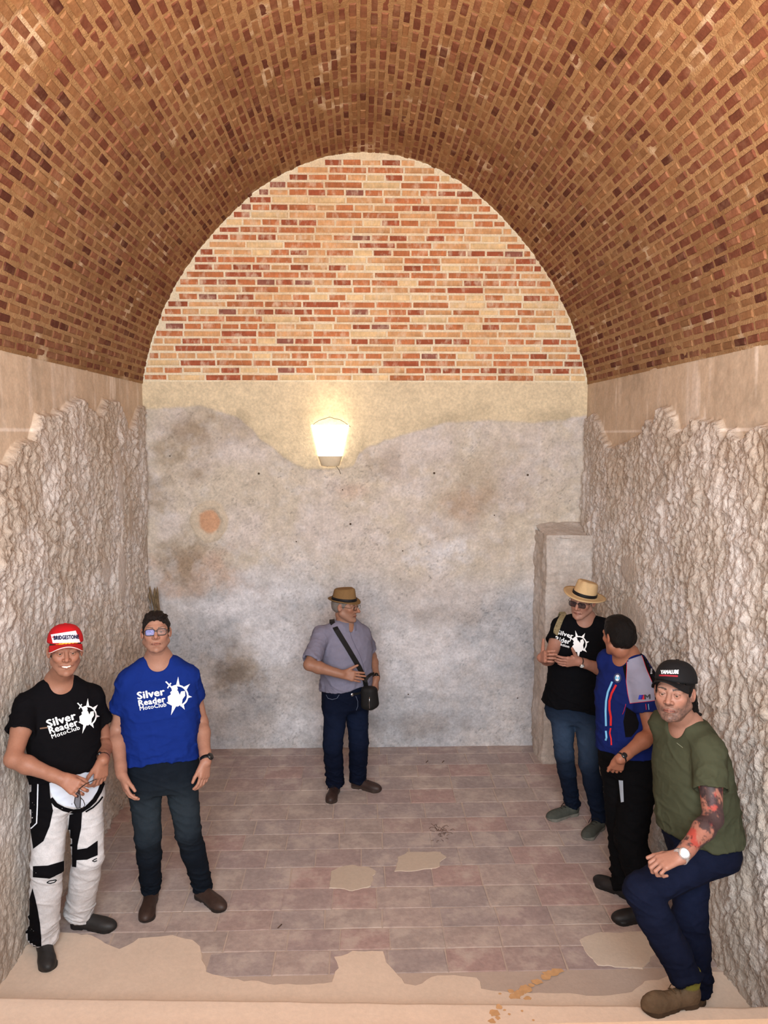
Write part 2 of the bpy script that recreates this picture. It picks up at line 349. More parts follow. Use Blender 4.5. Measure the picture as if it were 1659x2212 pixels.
# --- tympanum
def build_tympanum():
    rr = np.concatenate([[0], np.linspace(.01, 1, 150)]); 
    xs = np.linspace(-1, 1, 300); zs = np.linspace(0, 1, 150)
    XX, ZZ = np.meshgrid(xs, zs, indexing='ij')
    aq = XX*PI/2; ph_ = PI/2-aq; X = XC+RA(ph_)*np.cos(ph_)*1.004; Z = ZS+ZZ*RA(ph_)*np.sin(ph_)*1.004
    D = .002*fbm(X*25, Z*25, 0, 3, 201)+.004*fbm(X*4, Z*4, 0, 3, 202)
    V = np.stack([X, YB+.004-D, Z], -1)
    n = sst(-.2, .6, fbm(X*3, Z*3, 0, 4, 203))[..., None]
    c = lin((240, 226, 198))*(1-n)+lin((232, 210, 176))*n
    i = np.arange(X.size).reshape(X.shape)
    F = np.stack([i[:-1, :-1], i[1:, :-1], i[1:, 1:], i[:-1, 1:]], -1).reshape(-1, 4)
    o = mesh_np('wall_back', V.reshape(-1, 3), F, M_mortar, c.reshape(-1, 3)); tag(o, kind='structure'); 
    r = random.Random(9); items = []; nr = 31; ph = (R-.01)/nr
    for k in range(nr):
        z = ZS+.012+(k+.5)*ph; top = z+.025-ZS
        ta = np.linspace(0, PI/2, 400); hw = float(np.interp(top, RA(ta)*np.sin(ta), RA(ta)*np.cos(ta)))-.012 if top < 1.925 else 0
        if hw < .1: continue
        st = (k % 2 == 0); bl = .300 if st else .142; x = XC-hw-r.uniform(0, bl*.8)
        while x < XC+hw:
            b = bl+r.uniform(-.008, .008) if r.random() > .05 else (.142 if st else .22)
            x0 = max(x, XC-hw); x1 = min(x+b, XC+hw)
            if x1-x0 > .045: items.append((x0, x1, z+r.uniform(-.0015, .0015), .042 if r.random() > .15 else .036))
            x += b+.018
    items.sort(key=lambda t: -(t[1]-t[0]))
    protos = {}
    stuff = []
    for j, (x0, x1, z, h) in enumerate(items):
        L = x1-x0
        if j < 300:
            key = (0 if L > .2 else 1, r.randrange(12))
            if key not in protos:
                V, F = brick_geo(.30 if key[0] == 0 else .142, .044, .0045+r.uniform(-.0025, .002), r, .0016, .0025)
                V = np.stack([V[:, 0], -V[:, 2], V[:, 1]], -1)
                me = bpy.data.meshes.new('brick'); me.from_pydata([tuple(v) for v in V], [], F)
                c = tymp_color(r); cc = np.array([c*r.uniform(.8, 1.15) if q != 12 else c for q in range(13)]); setcol(me, cc)
                me.materials.append(M_tbrick); protos[key] = me
            b = bpy.data.objects.new('brick', protos[key]); link(b, o)
            b.location = ((x0+x1)/2, YB, z); b.scale = (L/(.30 if key[0] == 0 else .142), 1, h/.044)
        else:
            V, F = brick_geo(L, h, .004, r, .0016, .0025); V = np.stack([V[:, 0]+(x0+x1)/2, YB-V[:, 2], V[:, 1]+z], -1)
            stuff.append((V, F, tymp_color(r)))
    if stuff: merged('brickwork', stuff, o, M_tbrick)
    return o
M_tbrick = material('pale smeared brick', rough=.9, cvar=.16, cscale=22, cvar2=.12, cscale2=60, bump=.4, bscale=120, dist=.003, spec=.15, stretch=(1, 1, .5), tint=((236, 216, 190), 18, .6))
tymp = build_tympanum()
# --- corner pier of eroded courses
def build_pier():
    x0 = 1.56; yf = 6.58; zt = 1.99
    path = []
    ns, nt = 60, 70
    # footprint path: from back wall along left face to front face to right wall
    P = [(x0, YB+.02), (x0, yf), (XR+.02, yf-.02)]
    seg = [(P[0], P[1], 34), (P[1], P[2], 38)]
    pts = []; nm = []
    for (a, b, n) in seg:
        for i in range(n):
            t = i/n; pts.append((a[0]+(b[0]-a[0])*t, a[1]+(b[1]-a[1])*t)); d = np.array([b[0]-a[0], b[1]-a[1]]); d = d/np.linalg.norm(d); nm.append((-(-d[1]) if False else d[1], -d[0]))
    pts.append(P[2]); nm.append(nm[-1]); pts = np.array(pts); nm = np.array(nm)
    nm = np.where(np.arange(len(nm))[:, None] < 34, np.array([-1., 0]), np.array([0, -1.]))
    k = np.array([.1, .2, .4, .2, .1]); 
    for c in (0, 1): nm[2:-2, c] = np.convolve(nm[:, c], k, 'valid')
    zs = np.arange(-.04, zt, .0125); S = np.cumsum(np.r_[0, np.hypot(*np.diff(pts, axis=0).T)])
    SS, Z = np.meshgrid(S, zs, indexing='ij')
    cz = Z+.012*fbm(SS*4, Z*2, 0, 2, 301); course = (cz/.075) % 1
    D = .010*np.sin(course*PI)**.5*(.4+fbm(SS*3, Z*6, 0, 3, 306))+.030*fbm(SS*5, Z*3.5, 0, 4, 302)+.010*fbm(SS*20, Z*25, 0, 3, 303)
    V = np.stack([pts[:, 0][:, None]+nm[:, 0][:, None]*D, pts[:, 1][:, None]+nm[:, 1][:, None]*D, Z], -1).reshape(-1, 3)
    i = np.arange(SS.size).reshape(SS.shape)
    F = np.stack([i[:-1, :-1], i[1:, :-1], i[1:, 1:], i[:-1, 1:]], -1).reshape(-1, 4)
    n1 = sst(-.3, .5, fbm(SS*5, Z*5, 0, 4, 304))[..., None]
    c = lin((192, 180, 170))*(1-n1)+lin((208, 200, 194))*n1; c = c*(1-.10*(1-np.sin(course*PI)**.5))[..., None]
    # sloping cap
    nx, ny = 34, 30; gx, gy = np.meshgrid(np.linspace(x0, XR+.02, nx), np.linspace(yf-.01, YB+.02, ny), indexing='ij')
    gz = zt-.02+.07*(gy-yf)/(YB-yf)+.02*fbm(gx*7, gy*7, 0, 3, 305)-.02*sst(x0+.05, x0, gx)
    V2 = np.stack([gx, gy, gz], -1).reshape(-1, 3); j = np.arange(nx*ny).reshape(nx, ny)+len(V)
    F2 = np.stack([j[:-1, :-1], j[1:, :-1], j[1:, 1:], j[:-1, 1:]], -1).reshape(-1, 4)
    c2 = np.repeat(lin((206, 196, 188))[None], len(V2), 0)
    o = mesh_np('trim_1', np.concatenate([V, V2]), np.concatenate([F, F2]), M_plaster, np.concatenate([c.reshape(-1, 3), c2])); tag(o, kind='structure')
build_pier()
# --- floor: base, tiles, screed
def box(name, x0, x1, y0, y1, z0, z1, mat, col=None, parent=None, bev=0.):
    bm = bmesh.new(); bmesh.ops.create_cube(bm, size=1)
    for v in bm.verts: v.co = ((x0+x1)/2+v.co.x*(x1-x0), (y0+y1)/2+v.co.y*(y1-y0), (z0+z1)/2+v.co.z*(z1-z0))
    if bev: bmesh.ops.bevel(bm, geom=bm.edges[:], offset=bev, segments=2, affect='EDGES')
    me = bpy.data.meshes.new(name); bm.to_mesh(me); bm.free()
    if col is not None: setcol(me, np.asarray(col)[None])
    me.materials.append(mat); o = bpy.data.objects.new(name, me)
    if parent is not None: o.location = -Vector(parent.matrix_basis.translation)
    return link(o, parent)
def prism(name, pts, z0, z1, mat, col, parent, jag=.012, step=.03, seed=0):
    pts = [np.array(p[:2]) for p in pts]; out = []
    for a, b in zip(pts, pts[1:]+pts[:1]):
        n = max(1, int(np.linalg.norm(b-a)/step))
        for i in range(n): out.append(a+(b-a)*i/n)
    out = np.array(out); out = out+jag*np.stack([fbm(out[:, 0]*13, out[:, 1]*13, 0, 3, seed), fbm(out[:, 0]*13, out[:, 1]*13, 9., 3, seed)], -1)*1.6
    n = len(out); cen = out.mean(0)
    d = np.roll(out, -1, 0)-np.roll(out, 1, 0); nn = np.stack([-d[:, 1], d[:, 0]], -1); nn /= np.linalg.norm(nn, axis=1)[:, None]+1e-9
    area_ = .5*np.sum(out[:, 0]*np.roll(out[:, 1], -1)-np.roll(out[:, 0], -1)*out[:, 1])
    ins = out+nn*.006*(1 if area_ > 0 else -1)
    V = [(p[0], p[1], z0) for p in out]+[(p[0], p[1], z0+(z1-z0)*.5) for p in out]+[(p[0], p[1], z1) for p in ins]
    F = [tuple(range(2*n, 3*n))]
    for k in (0, n):
        for i in range(n): F.append((k+i, k+(i+1) % n, k+n+(i+1) % n, k+n+i))
    o = mesh_py(name, V, F, mat, np.asarray(col)[None], False, parent)
    bm = bmesh.new(); bm.from_mesh(o.data); bmesh.ops.recalc_face_normals(bm, faces=bm.faces[:]); bm.to_mesh(o.data); bm.free()
    return o
SAND = lin((222, 202, 184))
floor = box('floor', XL-.1, XR+.1, -1.0, YB+.1, -.12, -.0015, M_screed, lin((186, 168, 156))); tag(floor, kind='structure')
def step_edge(x): return np.interp(x, [FL(0, 2150, .25)[0], FL(1600, 2170, .25)[0]], [FL(0, 2150, .25)[1], FL(1600, 2170, .25)[1]])
def in_poly(x, y, P):
    c = False; n = len(P)
    for i in range(n):
        x1, y1 = P[i][0], P[i][1]; x2, y2 = P[i-1][0], P[i-1][1]
        if (y1 > y) != (y2 > y) and x < (x2-x1)*(y-y1)/(y2-y1)+x1: c = not c
    return c
scr_px = [(-60, 2010), (40, 2018), (120, 2012), (200, 2022), (260, 2050), (300, 2028), (370, 2020), (415, 2030), (432, 2045), (440, 2075), (448, 2100), (500, 2112), (560, 2122), (640, 2126), (715, 2122), (726, 2090), (722, 2068), (760, 2054), (832, 2056), (838, 2080), (852, 2095), (880, 2128), (900, 2130), (935, 2110), (985, 2103), (1030, 2112), (1042, 2138), (1150, 2146), (1280, 2150), (1365, 2142), (1390, 2120), (1500, 2100), (1700, 2090)]
scr = [FL(*p) for p in scr_px]+[np.array([XR+.08, 3.2, 0]), np.array([XL-.08, 3.2, 0])]
prism('screed_border', scr, -.01, .0035, M_screed, SAND, floor, .014, .035, 4)
patches = [[(708, 1922), (716, 1880), (745, 1870), (800, 1872), (812, 1890), (806, 1916), (760, 1924)], [(848, 1882), (858, 1852), (878, 1838), (955, 1838), (962, 1850), (950, 1872), (900, 1882)],
           [(1250, 2030), (1280, 2015), (1400, 2010), (1420, 2060), (1385, 2095), (1290, 2090), (1268, 2065)]]
for i, pp in enumerate(patches): prism('screed_patch', [FL(*p) for p in pp], -.01, .0045, M_screed, lin((196, 180, 164)) if i < 2 else lin((206, 190, 174)), floor, .018, .02, 20+i)
r = random.Random(31); y = YB+.0; rowh = [.17, .235, .235, .235, .24, .24, .215, .215, .225, .245, .225, .19, .19, .2]
trow = 0; tm = []
tcols = [(170, 150, 145), (167, 149, 146), (170, 155, 149), (175, 158, 152), (166, 152, 149), (172, 147, 142), (173, 158, 152), (168, 154, 151)]
def tile_geo(L, W, r):
    V = []; k = .005
    for z, ins in ((-.012, 0), (-.002, 0), (.0012, k)):
        for sx, sy in ((-1, -1), (0, -1), (1, -1), (1, 1), (0, 1), (-1, 1)):
            V.append((sx*(L/2-ins)+r.uniform(-.004, .004), sy*(W/2-ins)+r.uniform(-.004, .004), z+r.uniform(-.0006, .0006)))
    F = [tuple(range(12, 18))]
    for q in (0, 6):
        for i in range(6): F.append((q+i, q+(i+1) % 6, q+6+(i+1) % 6, q+6+i))
    return V, F
for i in range(16):
    V, F = tile_geo(.30, .23, r); me = bpy.data.meshes.new('tile'); me.from_pydata(V, [], F); base = lin(tcols[i % 8])
    setcol(me, np.array([base*r.uniform(.93, 1.07) for _ in V])); me.materials.append(M_floor); tm.append(me)
while y > 3.95 and trow < 14:
    h = rowh[trow]; x = XL-.05-r.uniform(0, .2)
    while x < XR+.05:
        L = r.uniform(.27, .36); cx, cy = x+L/2, y-h/2
        sc = in_poly(cx, cy, scr) and in_poly(cx-L*.4, cy, scr) and in_poly(cx+L*.4, cy, scr) and in_poly(cx, cy+h*.45, scr)
        if not sc:
            b = bpy.data.objects.new('tile', tm[r.randrange(16)]); link(b, floor)
            b.location = (cx, cy, 0); b.scale = ((L-.005)/.30, (h-.005)/.23, 1); b.rotation_euler = (0, 0, r.uniform(-.008, .008))
        x += L
    y -= h; trow += 1
# --- step ledge and the stair behind it (the stair carries the viewpoint)
def ledge():
    xs = np.arange(XL-.05, XR+.06, .03); prof = [(0, -.01), (0, .20), (-.004, .232), (-.014, .246), (-.03, .25), (-.12, .252), (-.30, .25), (-.52, .25)]
    V = []
    for x in xs:
        e = step_edge(x)+.006*float(fbm(x*6, 0., 0, 3, 400))
        for a, b in prof: V.append((x, e+a, b))
    n = len(prof); F = [(i*n+j, (i+1)*n+j, (i+1)*n+j+1, i*n+j+1) for i in range(len(xs)-1) for j in range(n-1)]
    V = np.array(V); c = np.repeat(lin((236, 216, 198))[None], len(V), 0)
    o = mesh_py('trim_2', V, [f[::-1] for f in F], M_screed, c, True); tag(o, kind='structure'); return o
ledge_o = ledge()
for i, (ye, z) in enumerate(((2.93, .5), (2.62, .75), (2.2, .98), (1.9, 1.2))):
    tag(box('trim_%d' % (i+3), XL-.05, XR+.05, (2.2, 1.9, 1.5, -1.0)[i], ye, 0 if i < 3 else 0, z, M_screed, lin((214, 186, 160)), None, .01), kind='structure')
# front wall with its doorway, behind the camera
for i, (a, b, c, d) in enumerate(((XL-.1, -1.2, 0, 5.3), (1.3, XR+.1, 0, 5.3), (-1.2, 1.3, 4.4, 5.3))):
    tag(box('wall_front', a, b, -1.1, -1.0, c, d, M_screed, lin((226, 204, 178))), kind='structure')
# rust-orange spill over the step edge
def flat_blobs(name, spots, parent, mat, zf, seed):
    V = []; F = []; rr = random.Random(seed)
    for px, py, rx, ry, z in spots:
        c = FL(px, py, z); s = c[1]/CF; n = 14; k = len(V)
        for i in range(n):
            a = 2*PI*i/n; q = rr.uniform(.75, 1.2); V.append((c[0]+math.cos(a)*rx*s*q, c[1]+math.sin(a)*ry*s*1.6*q, z+zf+rr.uniform(0, .0004)))
        F.append(tuple(range(k, k+n)))
    return mesh_py(name, V, F, mat, None, False, parent)
M_rust = material('orange stain', (208, 164, 118), rough=.9, cvar=.12, cscale=30, bump=0)
flat_blobs('orange_stain', [(1205, 2098, 14, 5, .0), (1190, 2104, 18, 6, 0), (1178, 2112, 12, 6, 0), (1160, 2122, 13, 6, 0), (1148, 2130, 8, 4, 0), (1135, 2138, 14, 9, 0), (1122, 2146, 12, 6, 0), (1104, 2143, 8, 4, 0), (1112, 2154, 16, 6, 0), (1080, 2148, 4, 2, 0), (1140, 2158, 10, 4, 0)], floor, M_rust, .0043, 3)
flat_blobs('orange_stain', [(1078, 2176, 8, 5, .25), (1068, 2190, 12, 7, .25), (1075, 2200, 6, 4, .25), (1090, 2183, 4, 2, .25), (1062, 2207, 9, 5, .25), (1100, 2192, 3, 2, .25), (1128, 2185, 3, 2, .25), (1152, 2205, 3, 2, .25)], ledge_o, M_rust, .003, 4)
# --- wall sconce: glowing half-cone shade over a plaster cup
def halfcone(r0, r1, z0, z1, cx, y, n=20, sq=.62):
    V = []; F = []
    for z, rr in ((z0, r0), (z1, r1)):
        for i in range(n+1):
            a = PI*i/n; V.append((cx-rr*math.cos(a), y-rr*sq*math.sin(a), z))
    for i in range(n): F.append((i, i+1, n+2+i, n+1+i))
    return V, F
lp = PY(713, 950, YB-.01); sx = lp[0]
zt = PY(713, 918, YB)[2]; zb = PY(713, 985, YB)[2]; zc = PY(713, 1006, YB)[2]
M_glow = material('lit frosted glass', (255, 250, 238), rough=.5, cvar=0, bump=0, emit=(255, 236, 205), estr=3.5)
M_cup = material('plaster cup', (226, 208, 178), rough=.9, bump=.3, bscale=60, spec=.1)
sc_o = empty('wall_sconce', (sx, YB-.01, zc)); tag(sc_o, 'glowing cone-shaped wall lamp on the back wall under the brickwork', 'wall lamp')
V, F = halfcone(.105, .165, zb, zt, sx, YB-.008); V2, F2 = halfcone(.100, .158, zb, zt, sx, YB-.008); n = len(V)
F = F+[tuple(n+i for i in f[::-1]) for f in F2]; m_ = 21
F += [(m_+i, m_+i+1, n+m_+i+1, n+m_+i) for i in range(20)]
mesh_py('lamp_shade', V+V2, F, M_glow, None, True, sc_o)
V, F = halfcone(.078, .107, zc, zb, sx, YB-.008); V.append((sx, YB-.03, zc-.008)); F += [(i+1, i, len(V)-1) for i in range(20)]
mesh_py('lamp_cup', V, F, M_cup, None, True, sc_o)
V, F = [], []
box('lamp_bracket', sx-.05, sx+.05, YB-.03, YB+.01, zb-.02, zb+.10, M_cup, None, sc_o, .004)
point('sconce_bulb', (sx, YB-.20, zt+.16), 1.6, (1.0, .78, .50), .06)
# hairline crack of the round repair above the lamp
M_dark = material('painted recess shade', (92, 78, 66), rough=.95, cvar=0, bump=0, spec=.05)  # dark colour stands in for the shade inside the crack and holes
def tube(pts, rad, n=6, closed=False):
    pts = [Vector(p) for p in pts]; V = []; F = []; m = len(pts); rad = rad if hasattr(rad, '__len__') else [rad]*m
    prev = None
    for i, p in enumerate(pts):
        if closed: d = (pts[(i+1) % m]-pts[i-1])
        else: d = (pts[min(i+1, m-1)]-pts[max(i-1, 0)])
        d = d.normalized() if d.length > 0 else Vector((0, 0, 1))
        u = d.orthogonal().normalized() if prev is None else (prev-d*prev.dot(d)).normalized(); prev = u; w = d.cross(u)
        for k in range(n):
            a = 2*PI*k/n; V.append(p+(u*math.cos(a)+w*math.sin(a))*rad[i])
    for i in range(m if closed else m-1):
        j = (i+1) % m
        for k in range(n): F.append((i*n+k, i*n+(k+1) % n, j*n+(k+1) % n, j*n+k))
    if not closed: F.append(tuple(range(n-1, -1, -1))); F.append(tuple((m-1)*n+k for k in range(n)))
    return V, F
def tubes(name, lst, mat, parent=None, smooth=True, n=6):
    VV = []; FF = []
    for t in lst:
        V, F = tube(t[0], t[1], n, t[2] if len(t) > 2 else False); k = len(VV); VV += V; FF += [tuple(i+k for i in f) for f in F]
    return mesh_py(name, VV, FF, mat, None, smooth, parent)
tubes('hairline_crack', [([PY(px, py, YB-.001) for px, py in pts], .0022) for pts in ([(673, 922), (680, 914), (690, 908), (700, 905), (712, 901), (722, 904), (735, 907), (745, 913), (757, 922)], [(690, 985), (694, 998), (700, 1005), (708, 1008)], [(733, 985), (731, 998), (727, 1008), (733, 1016), (736, 1024)])], M_dark, wall_back)
tubes('wall_hole', [([PY(px, py, YB-.012), PY(px, py, YB+.005)], .010 if i < 4 else .006) for i, (px, py) in enumerate([(559, 1023), (757, 1132), (938, 1022), (1140, 1026), (367, 985), (640, 1170), (1068, 1113), (882, 1500), (1118, 1508), (740, 1058), (870, 1190)])], M_dark, wall_back)
prism_pts = None
# ============================================================ people library
def A3(v): return np.asarray(v, float)
def nz(v): v = A3(v); return v/(np.linalg.norm(v)+1e-12)
class Field:
    def __init__(s, lo, hi, h, fine=(), hf=.003):
        ax = []
        for a in range(3):
            z = sorted([(max(l[a], lo[a]), min(u[a], hi[a])) for l, u in fine])
            x = lo[a]; out = []
            while x < hi[a]+h:
                out.append(x); x += hf if any(l-h <= x <= u for l, u in z) else h
            ax.append(np.array(out, np.float32))
        s.ax = ax; s.d = np.full([len(q) for q in ax], .6, np.float32)
    def reg(s, lo, hi):
        sl = tuple(slice(max(0, np.searchsorted(s.ax[a], lo[a])-1), np.searchsorted(s.ax[a], hi[a])+1) for a in range(3))
        g = np.ix_(*[s.ax[a][sl[a]] for a in range(3)]); return sl, g
    def op(s, fn, lo, hi, k=.01, mode='add'):
        sl, g = s.reg(A3(lo)-k-.015, A3(hi)+k+.015)
        if any(q.stop <= q.start for q in sl): return
        a = s.d[sl]; b = fn(*g).astype(np.float32)
        if mode == 'add':
            h = np.maximum(k-abs(a-b), 0)/k; s.d[sl] = np.minimum(a, b)-h*h*k*.25
        else:
            b = -b; h = np.maximum(k-abs(a-b), 0)/k; s.d[sl] = np.maximum(a, b)+h*h*k*.25
    def cone(s, a, b, ra, rb, k=.01, mode='add', cut=None):
        a = A3(a); b = A3(b); ba = b-a; L2 = ba@ba+1e-12; r = max(ra, rb)
        def fn(X, Y, Z):
            t = np.clip(((X-a[0])*ba[0]+(Y-a[1])*ba[1]+(Z-a[2])*ba[2])/L2, 0, 1)
            d = np.sqrt((X-a[0]-t*ba[0])**2+(Y-a[1]-t*ba[1])**2+(Z-a[2]-t*ba[2])**2)-(ra+(rb-ra)*t)
            if cut is not None:
                c, n = cut; d = np.maximum(d, (X-c[0])*n[0]+(Y-c[1])*n[1]+(Z-c[2])*n[2])
            return d
        s.op(fn, np.minimum(a, b)-r, np.maximum(a, b)+r, k, mode)
    def ell(s, c, r, k=.01, mode='add', B=None):
        c = A3(c); r = A3(r); B = np.eye(3) if B is None else A3(B); m = r.max()
        def fn(X, Y, Z):
            q = [(X-c[0])*B[i][0]+(Y-c[1])*B[i][1]+(Z-c[2])*B[i][2] for i in range(3)]
            k0 = np.sqrt(sum((q[i]/r[i])**2 for i in range(3))); k1 = np.sqrt(sum((q[i]/r[i]**2)**2 for i in range(3)))+1e-6
            return k0*(k0-1)/k1
        s.op(fn, c-m, c+m, k, mode)
    def loft(s, o, ax, lat, fr, tab, k=.01, hcut=None, infl=0., wave=0., slant=(0, 0)):
        """tab rows: h, half width, half depth, forward offset"""
        T = A3(tab); o = A3(o)
        def fn(X, Y, Z):
            q = [(X-o[0])*v[0]+(Y-o[1])*v[1]+(Z-o[2])*v[2] for v in (ax, lat, fr)]
            h = q[0]; hc = np.clip(h, T[0, 0], T[-1, 0])
            a = np.interp(hc, T[:, 0], T[:, 1])+infl; b = np.interp(hc, T[:, 0], T[:, 2])+infl; c = np.interp(hc, T[:, 0], T[:, 3])
            x = q[1]/a; y = (q[2]-c)/b
            rr = (abs(x)**2.35+abs(y)**2.35)**(1/2.35)
            d = (rr-1)*np.minimum(a, b)*.95
            e = np.maximum(h-T[-1, 0], T[0, 0]-h)
            d = np.where(e > 0, np.sqrt(np.maximum(d, 0)**2+e**2), d)
            if hcut is not None: d = np.maximum(d, hcut-h+wave*np.sin(q[1]*17+1.3)*.4+slant[0]*q[1]+slant[1]*q[2])
            return d
        P = [o+ax*h for h in (T[0, 0], T[-1, 0])]; m = max(T[:, 1].max(), T[:, 2].max())+infl+.05
        s.op(fn, np.minimum(*P)-m, np.maximum(*P)+m, k)
    def mesh(s):
        d = s.d; ins = d < 0; nx, ny, nz_ = d.shape
        cnt = np.zeros((nx-1, ny-1, nz_-1), np.int8)
        for a in (0, 1):
            for b in (0, 1):
                for c in (0, 1): cnt += ins[a:nx-1+a, b:ny-1+b, c:nz_-1+c]
        act = np.argwhere((cnt > 0) & (cnt < 8)); n = len(act)
        idx = np.full(cnt.shape, -1, np.int32); idx[tuple(act.T)] = np.arange(n)
        I, J, K = act.T; corners = {}
        for a in (0, 1):
            for b in (0, 1):
                for c in (0, 1): corners[a, b, c] = d[I+a, J+b, K+c]
        pos = np.zeros((n, 3)); w = np.zeros(n)
        def cp(a, b, c): return np.stack([s.ax[0][I+a], s.ax[1][J+b], s.ax[2][K+c]], -1)
        for e in range(3):
            for u in (0, 1):
                for v in (0, 1):
                    p = [0, 0, 0]; q = [0, 0, 0]; o = [i for i in range(3) if i != e]
                    p[o[0]] = q[o[0]] = u; p[o[1]] = q[o[1]] = v; q[e] = 1
                    da = corners[tuple(p)]; db = corners[tuple(q)]; m = (da < 0) != (db < 0)
                    t = np.where(m, da/(np.where(m, da-db, 1)), 0); P = cp(*p); Q = cp(*q)
                    pos += np.where(m[:, None], P+(Q-P)*t[:, None], 0); w += m
        pos /= w[:, None]
        quads = []
        for e in range(3):
            sl0 = [slice(1, -1)]*3; sl1 = [slice(1, -1)]*3; sl0[e] = slice(0, -1); sl1[e] = slice(1, None)
            a = ins[tuple(sl0)]; b = ins[tuple(sl1)]
            for flip, m in ((0, a & ~b), (1, ~a & b)):
                E = np.argwhere(m)
                if not len(E): continue
                off = [1, 1, 1]; off[e] = 0; E = E+np.array(off)
                o = [(e+1) % 3, (e+2) % 3]
                def g(u, v):
                    c = E.copy(); c[:, o[0]] -= u; c[:, o[1]] -= v; return idx[tuple(c.T)]
                q = np.stack([g(1, 1), g(0, 1), g(0, 0), g(1, 0)], -1)
                quads.append(q[:, ::-1] if flip else q)
        F = np.concatenate(quads); F = F[(F >= 0).all(1)]
        return pos, F
def vnormals(V, F):
    n = np.cross(V[F[:, 2]]-V[F[:, 0]], V[F[:, 3]]-V[F[:, 1]]); N = np.zeros_like(V)
    for i in range(4): np.add.at(N, F[:, i], n)
    return N/(np.linalg.norm(N, axis=1)[:, None]+1e-12)
def relax(V, F, it=1, w=.5):
    for _ in range(it):
        S = np.zeros_like(V); c = np.zeros(len(V))
        for i in range(4):
            for j in ((i+1) % 4, (i+3) % 4):
                np.add.at(S, F[:, i], V[F[:, j]]); np.add.at(c, F[:, i], 1)
        V = V*(1-w)+w*S/np.maximum(c, 1)[:, None]
    return V
def isect(p0, px, py, L, near=True):
    """point on the sight line of a pixel at bone length L from p0"""
    d = nz(ray(px, py)); o = CAM-A3(p0); b = o@d; c = o@o-L*L; q = b*b-c
    if q < 0: t = -b
    else: t = -b-math.sqrt(q) if near else -b+math.sqrt(q)
    P = CAM+d*t
    if q < 0: P = A3(p0)+nz(P-A3(p0))*L
    return P
def setb(d, n):
    d = nz(d); n = A3(n)-d*(A3(n)@d); return d, nz(n)
def hand(f, w, d, n, side, curls=(.3, .35, .4, .45), thumb=(.75, .55, .15), spread=.06, sc=1.0, k=.003, tcurl=.3):
    """w wrist, d towards knuckles, n palm normal, side +1 right hand / -1 left hand"""
    d, n = setb(d, n); t = np.cross(d, n)*side; w = A3(w)
    P = lambda a, b, c=0.: w+(d*a+t*b+n*c)*sc
    for b, e, r0, r1 in ((.022, .030, .015, .0125), (.007, .010, .016, .013), (-.009, -.011, .016, .013), (-.022, -.030, .014, .0115)):
        f.cone(P(.004, b*.7, 0), P(.088-.006*abs(e-.01)*30, e), r0*sc, r1*sc, .012)
    f.cone(P(.015, .018, .008), P(.05, .03, .012), .016*sc, .013*sc, .012)
    for i, (e, L, r, kx) in enumerate(((.030, .078, .0092, .086), (.010, .086, .0094, .091), (-.011, .080, .0090, .088), (-.030, .064, .0080, .081))):
        p = P(kx, e); c = curls[i] if hasattr(curls, '__len__') else curls; a = c*.5; sp = (e/.03)*spread
        for j, q in enumerate((.46, .30, .24)):
            dd = nz(d*math.cos(a)+n*math.sin(a)+t*sp); p2 = p+dd*L*q*sc
            f.cone(p, p2, (r-.0006*j)*sc, (r-.0006*(j+1))*sc, k if j or True else .006); p = p2; a += c*(1.15 if j == 0 else .8)
    dd = nz(d*thumb[0]+t*thumb[1]+n*thumb[2]); p = P(.018, .020, .004)
    p1 = p+dd*.046*sc; f.cone(p, p1, .0155*sc, .0120*sc, .012)
    d2 = nz(dd+d*tcurl*.5-t*tcurl*.3+n*tcurl*.3); p2 = p1+d2*.036*sc; f.cone(p1, p2, .0118*sc, .0104*sc, .004)
    d3 = nz(d2-t*tcurl*.5+d*tcurl*.4); p3 = p2+d3*.027*sc; f.cone(p2, p3, .0104*sc, .0085*sc, .003)
    return P(.09, 0)
def arm_cones(f, S, E, W, sc=1., k=.02, infl=0.):
    S, E, W = map(A3, (S, E, W))
    f.cone(S, S+(E-S)*.45, (.056+infl)*sc, (.050+infl)*sc, k); f.cone(S+(E-S)*.40, E, (.051+infl)*sc, (.040+infl)*sc, k)
    m = E+(W-E)*.30; f.cone(E, m, (.041+infl)*sc, (.044+infl)*sc, k); f.cone(m, W, (.044+infl)*sc, (.0275+infl)*sc, k)
    f.cone(E+(W-E)*.85, W+nz(W-E)*.02, (.029+infl)*sc, (.026+infl)*sc, k)
def headframe(yaw, pitch, roll):
    """columns: person-left, forward, up.  yaw 0 faces the camera side (-Y), + turns towards +X"""
    f = np.array([math.sin(yaw), -math.cos(yaw), 0]); l = np.array([math.cos(yaw), math.sin(yaw), 0]); u = np.array([0, 0, 1.])
    f2 = f*math.cos(pitch)-u*math.sin(pitch); u2 = u*math.cos(pitch)+f*math.sin(pitch)
    l3 = l*math.cos(roll)+u2*math.sin(roll); u3 = u2*math.cos(roll)-l*math.sin(roll)
    return np.stack([l3, f2, u3])   # rows
